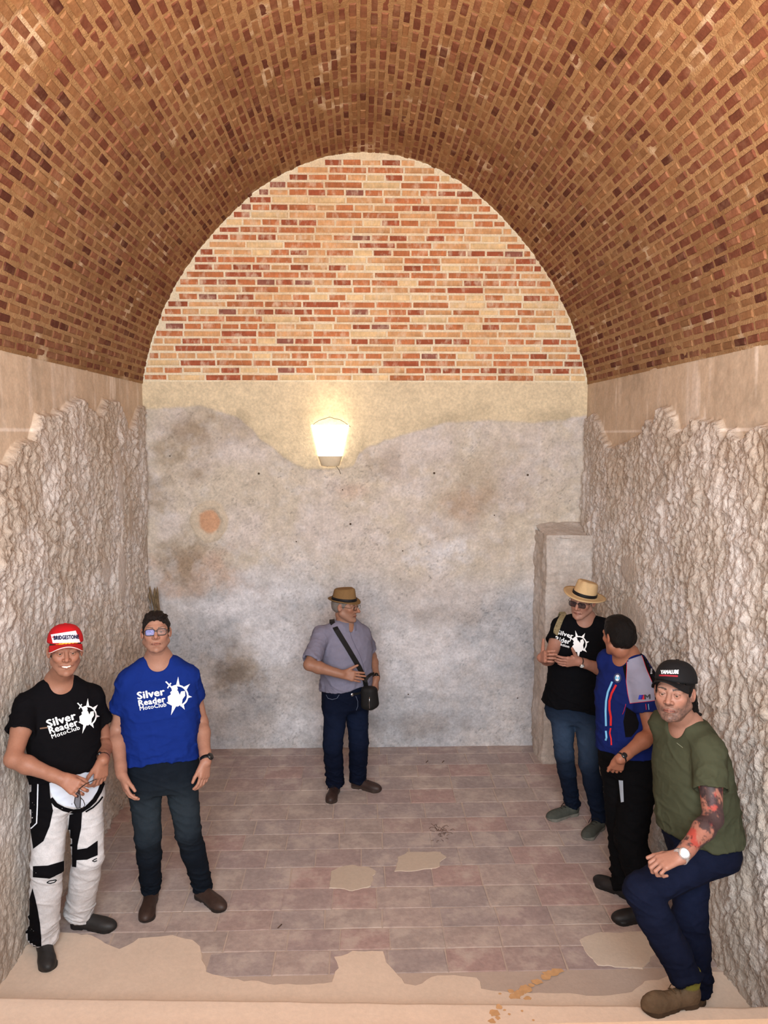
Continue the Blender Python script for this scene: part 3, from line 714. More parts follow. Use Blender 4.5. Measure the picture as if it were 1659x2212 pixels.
def head_field(f, c, B, s, smile=0., nose=1., heavy=0.):
    def P(x, y, z): return A3(c)+(B[0]*x+B[1]*y+B[2]*z)*s
    E = lambda p, r, k, mode='add', BB=None: f.ell(P(*p), A3(r)*s, k*s, mode, B if BB is None else BB)
    C = lambda a, b, ra, rb, k, mode='add': f.cone(P(*a), P(*b), ra*s, rb*s, k*s, mode)
    E((0, -.014, .036), (.077, .096, .086), .01)
    E((0, .026, -.029), (.060+heavy, .067, .075), .025)
    for q in (-1, 1):
        C((q*(.053+heavy), .000, -.050), (q*.023, .064, -.097), .0190+heavy*.6, .0165, .022)
        E((q*.044, .060, -.014), (.021, .021, .018), .020)
        if smile: E((q*.038, .072, -.030), (.014, .013, .010), .016)
    E((0, .079, -.100), (.022, .018, .019), .014)
    C((-.042, .075, .026), (.042, .075, .026), .0135, .0135, .016)
    for q in (-1, 1):
        E((q*.031, .097, .004), (.019, .016, .012), .012, 'sub')
        E((q*.031, .0800, .003), (.0150, .0140, .0150), .004)            # lids over the eye
        E((q*.031, .0965, .0010), (.0128, .0085, .0037), .002, 'sub')    # lid opening
    C((0, .087, .018), (0, .113*nose, -.027), .0082, .0118, .010)
    C((0, .100, -.030), (0, .096, -.034), .010, .010, .006)
    for q in (-1, 1): E((q*.0145, .097, -.031), (.0082, .012, .0085), .006)
    w = .0275+.003*smile; z0 = -.066; zc = z0+.006*smile
    for za, zb, r in ((z0+.0038, zc+.0008, .0046), (z0-.0048, zc, .0054)):
        C((0, .0905, za), (w*.55, .086, (za+zb)/2), r, r*.85, .006); C((0, .0905, za), (-w*.55, .086, (za+zb)/2), r, r*.85, .006)
        C((w*.55, .086, (za+zb)/2), (w, .077, zb), r*.85, .003, .006); C((-w*.55, .086, (za+zb)/2), (-w, .077, zb), r*.85, .003, .006)
    for q in (-1, 1): C((0, .0985, z0), (q*w, .083, zc), .0022+.0012*smile, .0015, .003, 'sub')
    for q in (-1, 1):
        eb = np.stack([B[0]*math.cos(.35)*1+B[1]*(-q)*math.sin(.35)*-1, B[1]*math.cos(.35)+B[0]*(q)*math.sin(.35)*-1, B[2]])
        E((q*.081, -.006, .000), (.0085, .019, .031), .006, 'add', eb)
        E((q*.088, -.001, .003), (.0055, .011, .019), .004, 'sub', eb)
    return P
def head_local(V, c, B, s): 
    q = (V-A3(c))/s; return q@B[0], q@B[1], q@B[2]
def mixc(c, w, col): w = np.clip(w, 0, 1)[:, None]; return c*(1-w)+np.asarray(col)*w
def face_paint(V, c, B, s, base, sp):
    x, y, z = head_local(V, c, B, s); n = fbm(V[:, 0]*40, V[:, 1]*40, V[:, 2]*40, 3, 9)
    col = np.repeat(base[None], len(V), 0)*(1+.05*n)[:, None]
    hd = (z > -.14) & (y > -.12)
    f = lambda a: np.where(hd, a, 0)
    red = base*np.array([1.06, .78, .72])
    for cx, cz, rx, rz, w in ((.045, -.022, .026, .022, .35), (-.045, -.022, .026, .022, .35), (0, -.028, .018, .016, .4)):
        col = mixc(col, f(w*np.exp(-((x-cx)/rx)**2-((z-cz)/rz)**2)*(y > .03)), red)
    ear = (abs(x) > .076) & (abs(z) < .04) & (y > -.04) & (y < .03); col = mixc(col, f(.35*ear), red)
    st = sp.get('stubble')
    if st:
        m = sst(-.030, -.055, z+.012*np.cos(x*30)*(y > .05))*(z > -.135)*(y > -.01); m = np.maximum(m, sst(.01, -.02, z)*(abs(x) > .052)*(y > .0)*(y < .05)*.9)
        m = np.where((abs(x) < .019) & (z > -.052) & (z < -.03) & (y > .08), .75, m)*np.where((abs(x) < .012) & (z < -.074) & (z > -.082), .6, 1)
        col = mixc(col, f(m*st[1]*(.75+.4*fbm(V[:, 0]*160, V[:, 1]*160, V[:, 2]*160, 2, 5))), lin(st[0]))
    w = .0275+.003*sp.get('smile', 0); z0 = -.066+.006*sp.get('smile', 0)*(abs(x)/.028)**1.5
    lips = (abs(x) < w) & (abs(z-z0) < .0085*(1-(x/w)**2*.8)) & (y > .07)
    col = mixc(col, f(lips*.7), base*np.array([.82, .56, .53]))
    slit = (abs(x) < w) & (abs(z-z0) < .0022) & (y > .07); col = mixc(col, f(slit*.85), lin((70, 30, 28)))
    if sp.get('smile', 0) > .6:
        te = (abs(x) < w*.70) & (abs(z-z0) < .0036*(1-(x/w)**2*.9)) & (y > .06); col = mixc(col, f(te*1.), lin((232, 226, 214)))
    br = sp.get('brow', (60, 44, 34)); bw = sp.get('browd', .75)
    ax = abs(x); zb = .0245+.006*np.sin(np.clip((ax-.012)/.042, 0, 1)*PI*.75)
    m = (ax > .013) & (ax < .052) & (abs(z-zb) < .0048*(1.15-ax/.075)) & (y > .05); col = mixc(col, f(m*bw), lin(br))
    lash = (abs(ax-.031) < .015) & (abs(z-.0075-.0) < .0022) & (y > .070); col = mixc(col, f(lash*.55), lin((60, 40, 34)))
    for q, st_ in ((1, 1), (-1, 1)):
        t = np.clip((-.030-z)/.036, 0, 1); xl = .020+.016*t; nl = np.exp(-((q*x-xl)/.0032)**2)*(z < -.028)*(z > -.070)*(y > .05); col = mixc(col, f(nl*(.22+.2*sp.get('smile', 0))), base*np.array([.62, .48, .44]))  # nose-to-mouth folds: crease shading painted into the skin colour
    fh = np.exp(-((z-.045-.003*np.cos(x*60))/.0016)**2)+np.exp(-((z-.058-.002*np.cos(x*50))/.0016)**2); col = mixc(col, f(fh*(abs(x) < .04)*(y > .05)*.16), base*.66)  # forehead wrinkles: thin lines of painted shading
    und = np.exp(-((ax-.031)/.014)**2-((z+.012)/.006)**2)*(y > .06); col = mixc(col, f(und*.25), base*.7)
    hc = sp.get('scalp')
    if hc is not None:
        hz_ = hairline(y, sp.get('front', .062)); m = sst(-.004, .006, z-hz_)*(abs(x)+abs(y) > 0)*(z > -.09)
        m = np.where((abs(x) > .0795) & (z < .035) & (y > -.03) & (y < .03), 0, m); col = mixc(col, f(m*.9), lin(hc))
    return col
def hairline(y, front=.062):
    return np.interp(y, [-.12, -.075, -.045, -.025, -.012, .004, .014, .020, .034, .060, .075, .12], [-.062, -.062, -.050, -.030, .022, .026, -.012, -.012, .026, .050, front, front+.004])
M_skin = material('skin', rough=.52, cvar=.05, cscale=50, cvar2=.04, cscale2=200, bump=.12, bscale=300, dist=.002, spec=.35)
M_skin.node_tree.nodes['Principled BSDF'].inputs['Subsurface Weight'].default_value = .06
M_skin.node_tree.nodes['Principled BSDF'].inputs['Subsurface Radius'].default_value = (.012, .005, .003)
M_cloth = material('woven cloth', rough=.9, cvar=.06, cscale=25, bump=.35, bscale=420, dist=.002, spec=.06)
M_denim = material('denim', rough=.85, cvar=.14, cscale=16, cvar2=.10, cscale2=160, bump=.4, bscale=500, dist=.002, spec=.06)
M_leather = material('shoe leather', rough=.55, cvar=.18, cscale=40, bump=.3, bscale=180, dist=.002, spec=.4)
M_suede = material('suede', rough=.92, cvar=.12, cscale=60, bump=.4, bscale=400, dist=.002, spec=.1)
M_hair = material('hair', rough=.5, cvar=.3, cscale=180, bump=.8, bscale=260, dist=.006, spec=.14)
M_eye = material('eyeball', rough=.35, cvar=0, bump=0, spec=.35)
M_print = material('white screen print', (238, 240, 242), rough=.8, cvar=.03, bump=0, spec=.2)
M_black = material('black webbing', (16, 15, 16), rough=.7, cvar=.1, cscale=60, bump=.3, bscale=300, spec=.3)
M_steel = material('steel', (188, 188, 190), rough=.28, cvar=0, bump=0, metal=1.)
M_frame = material('black frame', (20, 18, 18), rough=.35, cvar=0, bump=0, spec=.5)
M_strapc = material('camouflage strap', (140, 128, 98), rough=.85, tint=((78, 70, 50), 60, .9), cvar=.1, cscale=60, bump=.4, bscale=300)
def lensmat(name, col, dens):
    m = bpy.data.materials.new(name); m.use_nodes = True; N = m.node_tree.nodes; L = m.node_tree.links; b = N['Principled BSDF']
    b.inputs['Base Color'].default_value = (*lin(col), 1); b.inputs['Roughness'].default_value = .05; b.inputs['Specular IOR Level'].default_value = .35
    b.inputs['Alpha'].default_value = dens; return m
M_lens = lensmat('clear lens', (90, 100, 120), .10); M_lensd = lensmat('tinted lens', (40, 34, 40), .72); M_lensb = lensmat('lens with painted blue reflection', (30, 110, 230), .32)  # the blue lens colour stands in for a reflection on clear glass
def flat(name, c, rough=.75, spec=.2): return material(name, c, rough=rough, cvar=.03, bump=0, spec=spec)
def box_bounds(pts, m): P = np.array(pts); return P.min(0)-m, P.max(0)+m
def ring_band(c, ax, r0, r1, h, mat, name, parent, front=None):
    """watch band: short tube around axis"""
    ax = nz(ax); u = nz(np.cross(ax, [.3, .5, .8])); v = np.cross(ax, u); V = []; F = []; n = 20
    for rr, hh in ((r0, -h/2), (r1, -h/2*.9), (r1, h/2*.9), (r0, h/2)):
        for k in range(n): V.append(A3(c)+ax*hh+(u*math.cos(2*PI*k/n)+v*math.sin(2*PI*k/n))*rr)
    for j in range(4):
        for k in range(n): F.append((j*n+k, j*n+(k+1) % n, ((j+1) % 4)*n+(k+1) % n, ((j+1) % 4)*n+k))
    return mesh_py(name, V, F, mat, None, True, parent)
def disc(c, nrm, r, th, mat, name, parent, n=20, dome=0.):
    nrm = nz(nrm); u = nz(np.cross(nrm, [.3, .5, .8])); v = np.cross(nrm, u); V = []; F = []
    for rr, hh in ((r, -th), (r, th*.6), (r*.86, th)):
        for k in range(n): V.append(A3(c)+nrm*hh+(u*math.cos(2*PI*k/n)+v*math.sin(2*PI*k/n))*rr)
    V.append(A3(c)+nrm*(th+dome))
    for j in (0, 1):
        for k in range(n): F.append((j*n+k, j*n+(k+1) % n, (j+1)*n+(k+1) % n, (j+1)*n+k))
    for k in range(n): F.append((2*n+k, 2*n+(k+1) % n, 3*n))
    return mesh_py(name, V, F, mat, None, True, parent)
def bvh(*objs):
    V = []; F = []; 
    for o in objs:
        me = o.data; k = len(V); co = np.empty(len(me.vertices)*3, np.float32); me.vertices.foreach_get('co', co)
        off = A3(o.location)+(A3(o.parent.matrix_basis.translation) if o.parent else 0)
        V += [tuple(c) for c in co.reshape(-1, 3)+off]; F += [tuple(i+k for i in p.vertices) for p in me.polygons]
    return BVHTree.FromPolygons(V, F)
def project_core(V2, F, tree, off, grid):
    bm = bmesh.new(); vs = [bm.verts.new((v[0], v[1], 0)) for v in V2]
    for f in F:
        try: bm.faces.new([vs[i] for i in f])
        except ValueError: pass
    bmesh.ops.triangulate(bm, faces=bm.faces[:], ngon_method='EAR_CLIP')
    xs = [v[0] for v in V2]; ys = [v[1] for v in V2]
    for a, lo, hi in ((0, min(xs), max(xs)), (1, min(ys), max(ys))):
        q = lo+grid*.5
        while q < hi:
            co = [0, 0, 0]; no = [0, 0, 0]; co[a] = q; no[a] = 1
            bmesh.ops.bisect_plane(bm, geom=bm.verts[:]+bm.edges[:]+bm.faces[:], plane_co=co, plane_no=no, dist=1e-5); q += grid
    bmesh.ops.triangulate(bm, faces=bm.faces[:])
    dead = []
    for v in bm.verts:
        d = nz(ray(v.co.x, v.co.y)); loc, nr, ix, ds = tree.ray_cast(Vector(CAM), Vector(d), 30)
        if loc is None: dead.append(v); continue
        if nr.dot(Vector(d)) > 0: nr = -nr
        v.co = loc-Vector(d)*off*.55+nr*off*.55
    bmesh.ops.delete(bm, geom=dead, context='VERTS')
    bad = [f for f in bm.faces if max(e.calc_length() for e in f.edges) > .07]
    bmesh.ops.delete(bm, geom=bad, context='FACES'); bm.verts.index_update()
    V = [tuple(v.co) for v in bm.verts]; Fo = [tuple(v.index for v in f.verts) for f in bm.faces]; bm.free(); return V, Fo
def project_mesh(name, V2, F, tree, mat, parent, off=.0036, grid=4., shifts=((0, 0),)):
    """print artwork laid on the cloth surface as thin geometry hugging it; extra shifted layers make the strokes bolder"""
    V = []; Fo = []
    for k, (dx, dy) in enumerate(shifts):
        v, f = project_core([(a+dx, b+dy) for a, b in V2], F, tree, off+k*.0003, grid); n = len(V); V += v; Fo += [tuple(i+n for i in q) for q in f]
    me = bpy.data.meshes.new(name); me.from_pydata(V, [], Fo)
    for p in me.polygons: p.use_smooth = True
    me.materials.append(mat); o = bpy.data.objects.new(name, me); o.location = -Vector(parent_origin(parent)); return link(o, parent)
def parent_origin(p):
    v = Vector((0, 0, 0))
    while p is not None: v += p.matrix_basis.translation; p = p.parent
    return v
def poly_decal(name, polys, tree, mat, parent, off=.0034, grid=4.):
    V = []; F = []
    for P in polys:
        k = len(V); V += [tuple(p) for p in P]
        tri = geometry.tessellate_polygon([[Vector((p[0], p[1], 0)) for p in P]])
        F += [tuple(k+i for i in t) for t in tri]
    return project_mesh(name, V, F, tree, mat, parent, off, grid)
def text_mesh(s, bold=.02):
    cu = bpy.data.curves.new('t', 'FONT'); cu.body = s; cu.size = 1; cu.offset = bold; cu.resolution_u = 2; cu.space_character = 1.06
    o = bpy.data.objects.new('t', cu); me = bpy.data.meshes.new_from_object(o)
    V = [tuple(v.co[:2]) for v in me.vertices]; F = [tuple(p.vertices) for p in me.polygons]
    bpy.data.objects.remove(o); bpy.data.curves.remove(cu); bpy.data.meshes.remove(me); return V, F
def text_decal(name, s, p0, p1, h, tree, mat, parent, bold=.02, up=None, grid=3.5, off=.0036, slab=False):
    """baseline from p0 to p1 (pixels), cap height h (pixels)"""
    V, F = text_mesh(s, 0.)
    V = np.array(V); x0, x1 = V[:, 0].min(), V[:, 0].max(); ch = .70
    p0 = A3(p0); p1 = A3(p1); ex = (p1-p0)/(x1-x0); u = nz(up) if up is not None else nz(np.array([ex[1], -ex[0]])); ey = u*h/ch
    Q = [tuple(p0+ex*(v[0]-x0)+ey*v[1]) for v in V]; b = bold*1.15; B_ = [ex*a+ey*c for a, c in ((0, 0), (b*1.2, 0), (-b*1.2, 0), (0, b*.9), (0, -b*.9))]
    return project_mesh(name, Q, F, tree, mat, parent, off, grid, [tuple(q) for q in B_])
def circle(cx, cy, rx, ry=None, n=18, a0=0, a1=2*PI): 
    ry = ry or rx; return [(cx+rx*math.cos(a0+(a1-a0)*i/n), cy-ry*math.sin(a0+(a1-a0)*i/n)) for i in range(n)]
def rider_logo(cx, cy, R, tree, parent, rot=0., sx=1., mat=None):
    P = []
    def T(x, y): c, s = math.cos(rot), math.sin(rot); return (cx+(x*c-y*s)*R*sx, cy-(x*s+y*c)*R)
    a0, a1 = -1.25, 2.25; n = 16
    for i in range(n):
        a = a0+(a1-a0)*i/n; b = a0+(a1-a0)*(i+1)/n
        P.append([T(q*math.cos(w), q*math.sin(w)) for q, w in ((1.06, a), (1.06, b), (.90, b), (.90, a))])
    for a, L, w in ((1.57, .85, .17), (.80, .65, .20), (-.03, .40, .16), (-1.05, .50, .17), (-1.85, .95, .20)):
        P.append([T(math.cos(a-w)*1.0, math.sin(a-w)*1.0), T(math.cos(a)*(1+L), math.sin(a)*(1+L)), T(math.cos(a+w)*1.0, math.sin(a+w)*1.0)])
    P.append([T(-1.22, 1.28), T(-1.10, 1.35), T(-.42, .72), T(-.52, .62)]); P.append([T(-1.02, .72), T(-.92, .66), T(-.62, 1.18), T(-.74, 1.22)])
    P.append([T(-.30+.30*math.cos(t), .68+.28*math.sin(t)) for t in np.linspace(0, 2*PI, 14)[:-1]])
    P.append([T(-.52, .52), T(.02, .50), T(.22, .10), T(.34, .44), T(.70, .50), T(.74, .05), T(.50, -.30), T(.46, -.75), T(.10, -1.02), T(-.45, -.98), T(-.86, -.62), T(-.92, -.10), T(-.62, .12), T(-.70, .30)])
    P.append([T(-1.0, -.72), T(-.3, -1.05), T(-.42, -.9), T(-.95, -.62)])
    return poly_decal('emblem_print', P, tree, mat or M_print, parent, .0036, 4.)
def ribbon(name, pts, w, th, mat, parent, nrm=None):
    """strap along world points; nrm list = outward directions"""
    V = []; F = []; pts = [A3(p) for p in pts]; n = len(pts)
    for i, p in enumerate(pts):
        d = nz(pts[min(i+1, n-1)]-pts[max(i-1, 0)]); o = nz(nrm[i]); s = nz(np.cross(d, o)); o = np.cross(s, d); ww = w[i] if hasattr(w, '__len__') else w
        V += [p-s*ww/2, p-s*ww/2+o*th, p+s*ww/2+o*th, p+s*ww/2]
    for i in range(n-1):
        for j in range(4): F.append((i*4+j, i*4+(j+1) % 4, i*4+4+(j+1) % 4, i*4+4+j))
    F += [(0, 3, 2, 1), (4*n-4, 4*n-3, 4*n-2, 4*n-1)]
    o = mesh_py(name, V, F, mat, None, False, None); bm = bmesh.new(); bm.from_mesh(o.data); bmesh.ops.recalc_face_normals(bm, faces=bm.faces[:]); bm.to_mesh(o.data); bm.free()
    if parent is not None: o.parent = parent; o.location = -parent_origin(parent)
    return o
def shoe(heel, toe, root, style, z0=0., bootH=.13, W=1.):
    heel = A3(heel); toe = A3(toe); heel[2] = toe[2] = 0; L = np.linalg.norm(toe-heel); fw = nz(toe-heel); s = L/.29; lat = np.cross(fw, [0, 0, 1.])
    f = Field((-.075, -.03, -.004), (.075, .33, bootH+.09), .0042)
    f.ell((0, .050, .045), (.036, .050, .046), .01); f.cone((0, .06, .052), (0, .19, .030), .037, .034, .02)
    f.ell((.003, .215, .028), (.047, .078, .040), .03); f.ell((0, .12, .035), (.038, .09, .042), .02)
    f.cone((0, .056, .06), (0, .050, bootH), .042, .045 if style != 'sneaker' else .040, .02)
    if style == 'boot': f.ell((0, .225, .045), (.044, .060, .042), .02)
    def sole(X, Y, Z):
        t = np.clip((Y-.045)/(.225-.045), 0, 1); w = .040+.010*t-.008*np.sin(t*PI)
        d = np.sqrt(X**2+(Y-.045-t*.18)**2)-w; return np.maximum(d, abs(Z-.011)-.012)
    f.op(sole, (-.06, -.01, -.005), (.06, .30, .03), .004)
    if style != 'flat':
        f.op(lambda X, Y, Z: np.maximum(np.maximum(abs(Y-.110)-.014, Z-.008), abs(X)-.08), (-.07, .08, -.01), (.07, .14, .02), .002, 'sub')
    f.op(lambda X, Y, Z: Z+0*X+0*Y, (-.1, -.05, -.05), (.1, .4, -.001), .002, 'sub')
    V, F = f.mesh(); V = relax(V, F, 1, .4)
    c = np.repeat(lin(style_col[root['_sh']][0])[None], len(V), 0); sc_ = lin(style_col[root['_sh']][1])
    c = np.where((V[:, 2] < .024)[:, None], sc_, c); c = c*(1+.15*fbm(V[:, 0]*25, V[:, 1]*25, V[:, 2]*25, 3, 5))[:, None]
    if style == 'boot':
        col = sst(.092, .100, V[:, 2]); c = mixc(c, col, lin((110, 104, 46)))
        V = V+vnormals(V, F)*(.004*fbm(V[:, 0]*60, V[:, 1]*60, V[:, 2]*60, 2, 8)*(V[:, 2] > .024))[:, None]
    if style == 'sneaker': V = V+vnormals(V, F)*(.0015*fbm(V[:, 0]*60, V[:, 1]*60, V[:, 2]*60, 2, 8))[:, None]
    Wd = heel+(V[:, :1]*s*W)*lat+(V[:, 1:2]*s)*fw+np.array([0, 0, 1.])*(V[:, 2:]+z0)
    o = mesh_np('shoe', Wd, F, M_suede if style in ('sneaker', 'boot') else M_leather, c, True, root)
    T = lambda x, y, z: heel+lat*x*s+fw*y*s+np.array([0, 0, z+z0])
    if style in ('sneaker', 'boot', 'lace'):
        m = M_black if style != 'boot' else M_lace
        lst = []
        for i in range(4):
            y = .115+.022*i; z = .100-.0125*i
            lst.append(([T(-.022, y, z-.006), T(-.008, y+.006, z+.002), T(.008, y+.008, z+.002), T(.022, y+.012, z-.008)], .0024))
        lst.append(([T(0, .112, .105), T(.02, .10, .112), T(.036, .108, .095), T(.048, .118, .07), T(.055, .122, .05)], .0022))
        lst.append(([T(0, .112, .105), T(-.018, .118, .110), T(-.036, .122, .090)], .0022))
        l = tubes('lace', lst, m, None, True, 5); l.parent = o; l.location = -parent_origin(o)
    return o
M_lace = material('brown lace', (92, 70, 48), rough=.9, cvar=.1, bump=.2)
style_col = {}
# ============================================================ a person from joints
def wrinkle(V, N, amp, sx, sz, seed, mask=None, o=3):
    w = vn(V[:, 0]*4, V[:, 1]*4, V[:, 2]*4, seed)*.35; w2 = vn(V[:, 0]*3, V[:, 1]*3, V[:, 2]*3, seed+5)*.5
    q = vn(V[:, 0]*sx+w*2, V[:, 1]*sx, V[:, 2]*sz+w2*3+V[:, 0]*sz*.35, seed); q2 = vn(V[:, 0]*sx*1.7+w*2, V[:, 1]*sx*1.7, V[:, 2]*sz*1.8-V[:, 0]*sz*.6, seed+31)
    r = (np.exp(-(q/.20)**2)*1.25-.35+.55*(np.exp(-(q2/.22)**2)-.3))*amp
    if mask is not None: r = r*mask
    return V+N*r[:, None]
def person(S):
    """S: joints in world space plus clothing description; returns a dict of the objects"""
    nk, hp = A3(S['neck']), A3(S['hip']); yaw = S['yaw']; sk = lin(S.get('skin', (196, 146, 120)))*.70
    fwd = np.array([math.sin(yaw), -math.cos(yaw), 0.]); ax = nz(nk-hp); fr = nz(fwd-ax*(fwd@ax)); lat = np.cross(ax, fr)     # lat = person's left
    Hh = np.linalg.norm(nk-hp); g = Hh/.61; bw = S.get('bw', 1.); bel = S.get('belly', 0.)
    feet = S['feet']; zmin = min(S.get('fz', (0, 0)))
    org = (A3(feet[0][0])+A3(feet[1][0]))/2; root = empty('person', (org[0], org[1], zmin)); tag(root, S['label'], 'person', S.get('group'))
    out = dict(root=root); J = S['J']; hc = A3(S['head']); hs = S.get('hs', 1.); HB = headframe(*S['face'])
    torso = [(-.16, .158*bw, .112, -.015), (-.06, .172*bw, .122+bel*.3, -.012), (.04, .170*bw, .120+bel*.8, .0), (.14, .166*bw, .118+bel, .0), (.24, .172*bw, .122+bel*.6, .0), (.34, .180*bw, .125+bel*.2, .0), (.41, .172*bw, .116, -.006), (.46, .145*bw, .098, -.012), (.505, .108*bw, .080, -.016), (.54, .080, .064, -.016), (.57, .058, .052, -.012)]
    torso = [((h*1.09 if h > 0 else h)*g, a*g, b*g, c*g) for h, a, b, c in torso]
    # ---- body (skin): head, neck, torso, arms, hands in one surface
    pts = [hp-ax*.1, nk, hc]+[J[k] for k in J if k[:2] in ('sh', 'el', 'wr')]+[A3(J['wrR'])+nz(S['handR'][0])*.18*(S['handR'][0] is not None) if S.get('handR') else hc, A3(J['wrL'])+nz(S['handL'][0])*.18 if S.get('handL') else hc]
    lo, hi = box_bounds(pts, .14)
    fine = [(hc-.135*hs, hc+.135*hs)]
    for q in 'RL':
        h = S.get('hand'+q)
        if h: P = [A3(J['wr'+q]), A3(J['wr'+q])+nz(h[0])*.17]; fine.append(box_bounds(P, .045))
    f = Field(lo, hi, .0075, fine, S.get('hf', .0031))
    f.loft(hp, ax, lat, fr, [(h, a-(.014 if h > .3 else .035), b-(.014 if h > .3 else .035+bel*.7), c) for h, a, b, c in torso if h > -.08], .02)
    for q in 'RL':
        sh, el, wr = A3(J['sh'+q]), A3(J['el'+q]), A3(J['wr'+q])
        f.cone(nk-ax*.042+lat*(.03 if q == 'L' else -.03), sh, .042, .048, .04); arm_cones(f, sh, el, wr, S.get('arm', 1.), .02)
        h = S.get('hand'+q)
        if h: hand(f, wr+nz(wr-el)*.012, h[0], h[1], 1 if q == 'R' else -1, **(h[2] if len(h) > 2 else {}))
    nb = nk-ax*.01; nt = hc+(-HB[1]*.022-HB[2]*.070)*hs
    f.cone(nb, nt, S.get('nr', .063), .056*hs, .03); f.cone(nb-ax*.05, nb-ax*.01, .072, .060, .04)
    head_field(f, hc, HB, hs, S.get('smile', 0.), S.get('nose', 1.), S.get('heavy', 0.))
    V, F = f.mesh(); V = relax(V, F, 1, .35)
    col = face_paint(V, hc, HB, hs, sk, S)
    for q in 'RL':
        wr, el = A3(J['wr'+q]), A3(J['el'+q]); d = nz(wr-el); t = (V-wr)@d; m = (np.linalg.norm(V-wr, axis=1) < .22) & (t > -.04)
        col = mixc(col, m*.18*sst(-.03, .05, t), sk*np.array([1.0, .72, .62]))
        m2 = (np.linalg.norm(V-(wr+el)/2, axis=1) < .16); col = mixc(col, m2*(.16+.14*fbm(V[:, 0]*90, V[:, 1]*90, V[:, 2]*60, 2, 4)), sk*np.array([.72, .58, .52]))
    if S.get('paint_body'): col = S['paint_body'](V, col)
    body = mesh_np('body', V, F, M_skin, col, True, root); out['body'] = body
    # ---- eyes
    Pl = lambda x, y, z: hc+(HB[0]*x+HB[1]*y+HB[2]*z)*hs
    for q in (-1, 1):
        c = Pl(q*.031, .0795, .003); gz = nz(A3(S['gaze'])-c) if 'gaze' in S else HB[1]; gz = nz(gz+HB[1]*.6)
        u = nz(np.cross(gz, [0, 0, 1])); v = np.cross(u, gz); EV = []; EF = []; EC = []; nr, ns = 12, 16; rr = .0128*hs
        for i in range(nr+1):
            a = PI*.55*i/nr
            for k in range(ns): EV.append(c+(gz*math.cos(a)+(u*math.cos(2*PI*k/ns)+v*math.sin(2*PI*k/ns))*math.sin(a))*rr); EC.append(lin((24, 16, 14)) if a < .28 else lin(S.get('iris', (70, 50, 36))) if a < .62 else lin((214, 206, 200)))
        for i in range(nr):
            for k in range(ns): EF.append((i*ns+k, (i+1)*ns+k, (i+1)*ns+(k+1) % ns, i*ns+(k+1) % ns))
        mesh_py('eye', EV, EF, M_eye, np.array(EC), True, root)
    # ---- upper garment
    inf = S.get('loose', .008); lo, hi = box_bounds([hp-ax*.2, nk+ax*.03, J['shR'], J['shL'], J['elR'], J['elL']], .15); lo[2] = min(lo[2], hp[2]-.30)
    f = Field(lo, hi, .0058)
    hem = S['hem']*g
    tab = list(torso)
    tab = [(-.32*g, tab[0][1]*1.03, tab[0][2]*1.05, tab[0][3])]+tab[1:-1]; tab = [(h, a+(.012 if h < .05 else 0)+S.get('flare', 0)*(h < .02), b+(.010 if h < .05 else 0), c) for h, a, b, c in tab]
    for q in 'RL':
        sh, el = A3(J['sh'+q]), A3(J['el'+q]); t = S.get('slv', .55); t = t[q] if isinstance(t, dict) else t; sr = S.get('slr', .064); d = nz(el-sh); L = np.linalg.norm(el-sh); e = sh+d*L*t
        f.cone(sh, sh+d*L*(t+.15), .056+inf, sr+.004, .03, 'add', (e, d))
    for q in 'RL':
        sh, el = A3(J['sh'+q]), A3(J['el'+q]); t = S.get('slv', .55); t = t[q] if isinstance(t, dict) else t; sr = S.get('slr', .064); d = nz(el-sh); L = np.linalg.norm(el-sh); e = sh+d*L*t
        f.cone(e-d*.018, e+d*.10, sr-.009, sr-.006, .003, 'sub')
    f.loft(hp, ax, lat, fr, tab, .02, hem, inf, S.get('wave', .02), S.get('hslant', (0, 0)))
    for q in 'RL': f.cone(nk-ax*.040+lat*(.03 if q == 'L' else -.03), A3(J['sh'+q]), .047+inf, .054+inf, .04)
    if S.get('collar', 'crew') == 'crew':
        f.cone(nk+ax*.005+fr*.010, nk+ax*.14+fr*.02, .069, .075, .006, 'sub'); f.ell(nk-ax*.022+fr*.055, (.056, .05, .052), .02, 'sub', np.stack([lat, fr, ax]))
    else:
        f.cone(nk-ax*.0, nk+ax*.14, .074, .074, .006, 'sub'); f.ell(nk-ax*.02+fr*.07, (.022, .05, .06), .01, 'sub', np.stack([lat, fr, ax]))
    # keep the head and neck opening clear
    f.cone(hc-HB[2]*.01, hc+HB[2]*.06, .09, .10, .005, 'sub')
    V, F = f.mesh(); V = relax(V, F, 1, .4); N = vnormals(V, F)
    hh = (V-hp)@ax; sd = (V-hp)@lat; mk = .45+.55*sst(.30*g, .05*g, hh); mk = np.maximum(mk, .8*sst(.15, .22, abs(sd)))*sst(.09, .16, np.linalg.norm(V-nk, axis=1))
    V = wrinkle(V, N, S.get('fold', .005), 7, 13, S.get('seed', 1), mk); V = wrinkle(V, N, .0022, 20, 30, S.get('seed', 1)+7, mk, 2)
    if S.get('paint_shirt'): col = S['paint_shirt'](V, N)
    else: col = np.repeat(lin(S['shirtc'])[None], len(V), 0)
    shirt = mesh_np(S.get('shirtn', 'shirt'), V, F, M_cloth, col, True, root); out['shirt'] = shirt; out['frame'] = (hp, ax, lat, fr, g)
    # ---- trousers
    P = [J[k] for k in ('hiR', 'hiL', 'knR', 'knL', 'anR', 'anL')]; lo, hi = box_bounds(P, .17); hi[2] = max(hi[2], hp[2]+.26)
    f = Field(lo, hi, .0062); R_ = S.get('leg', (.098, .072, .062)); 
    tt = [(-.10*g, .155*bw*g, .105*g, -.015*g)]+[(h, a-.001, b-.002, c) for h, a, b, c in torso[1:4]]
    f.loft(hp, ax, lat, fr, tt, .03, None, .002)
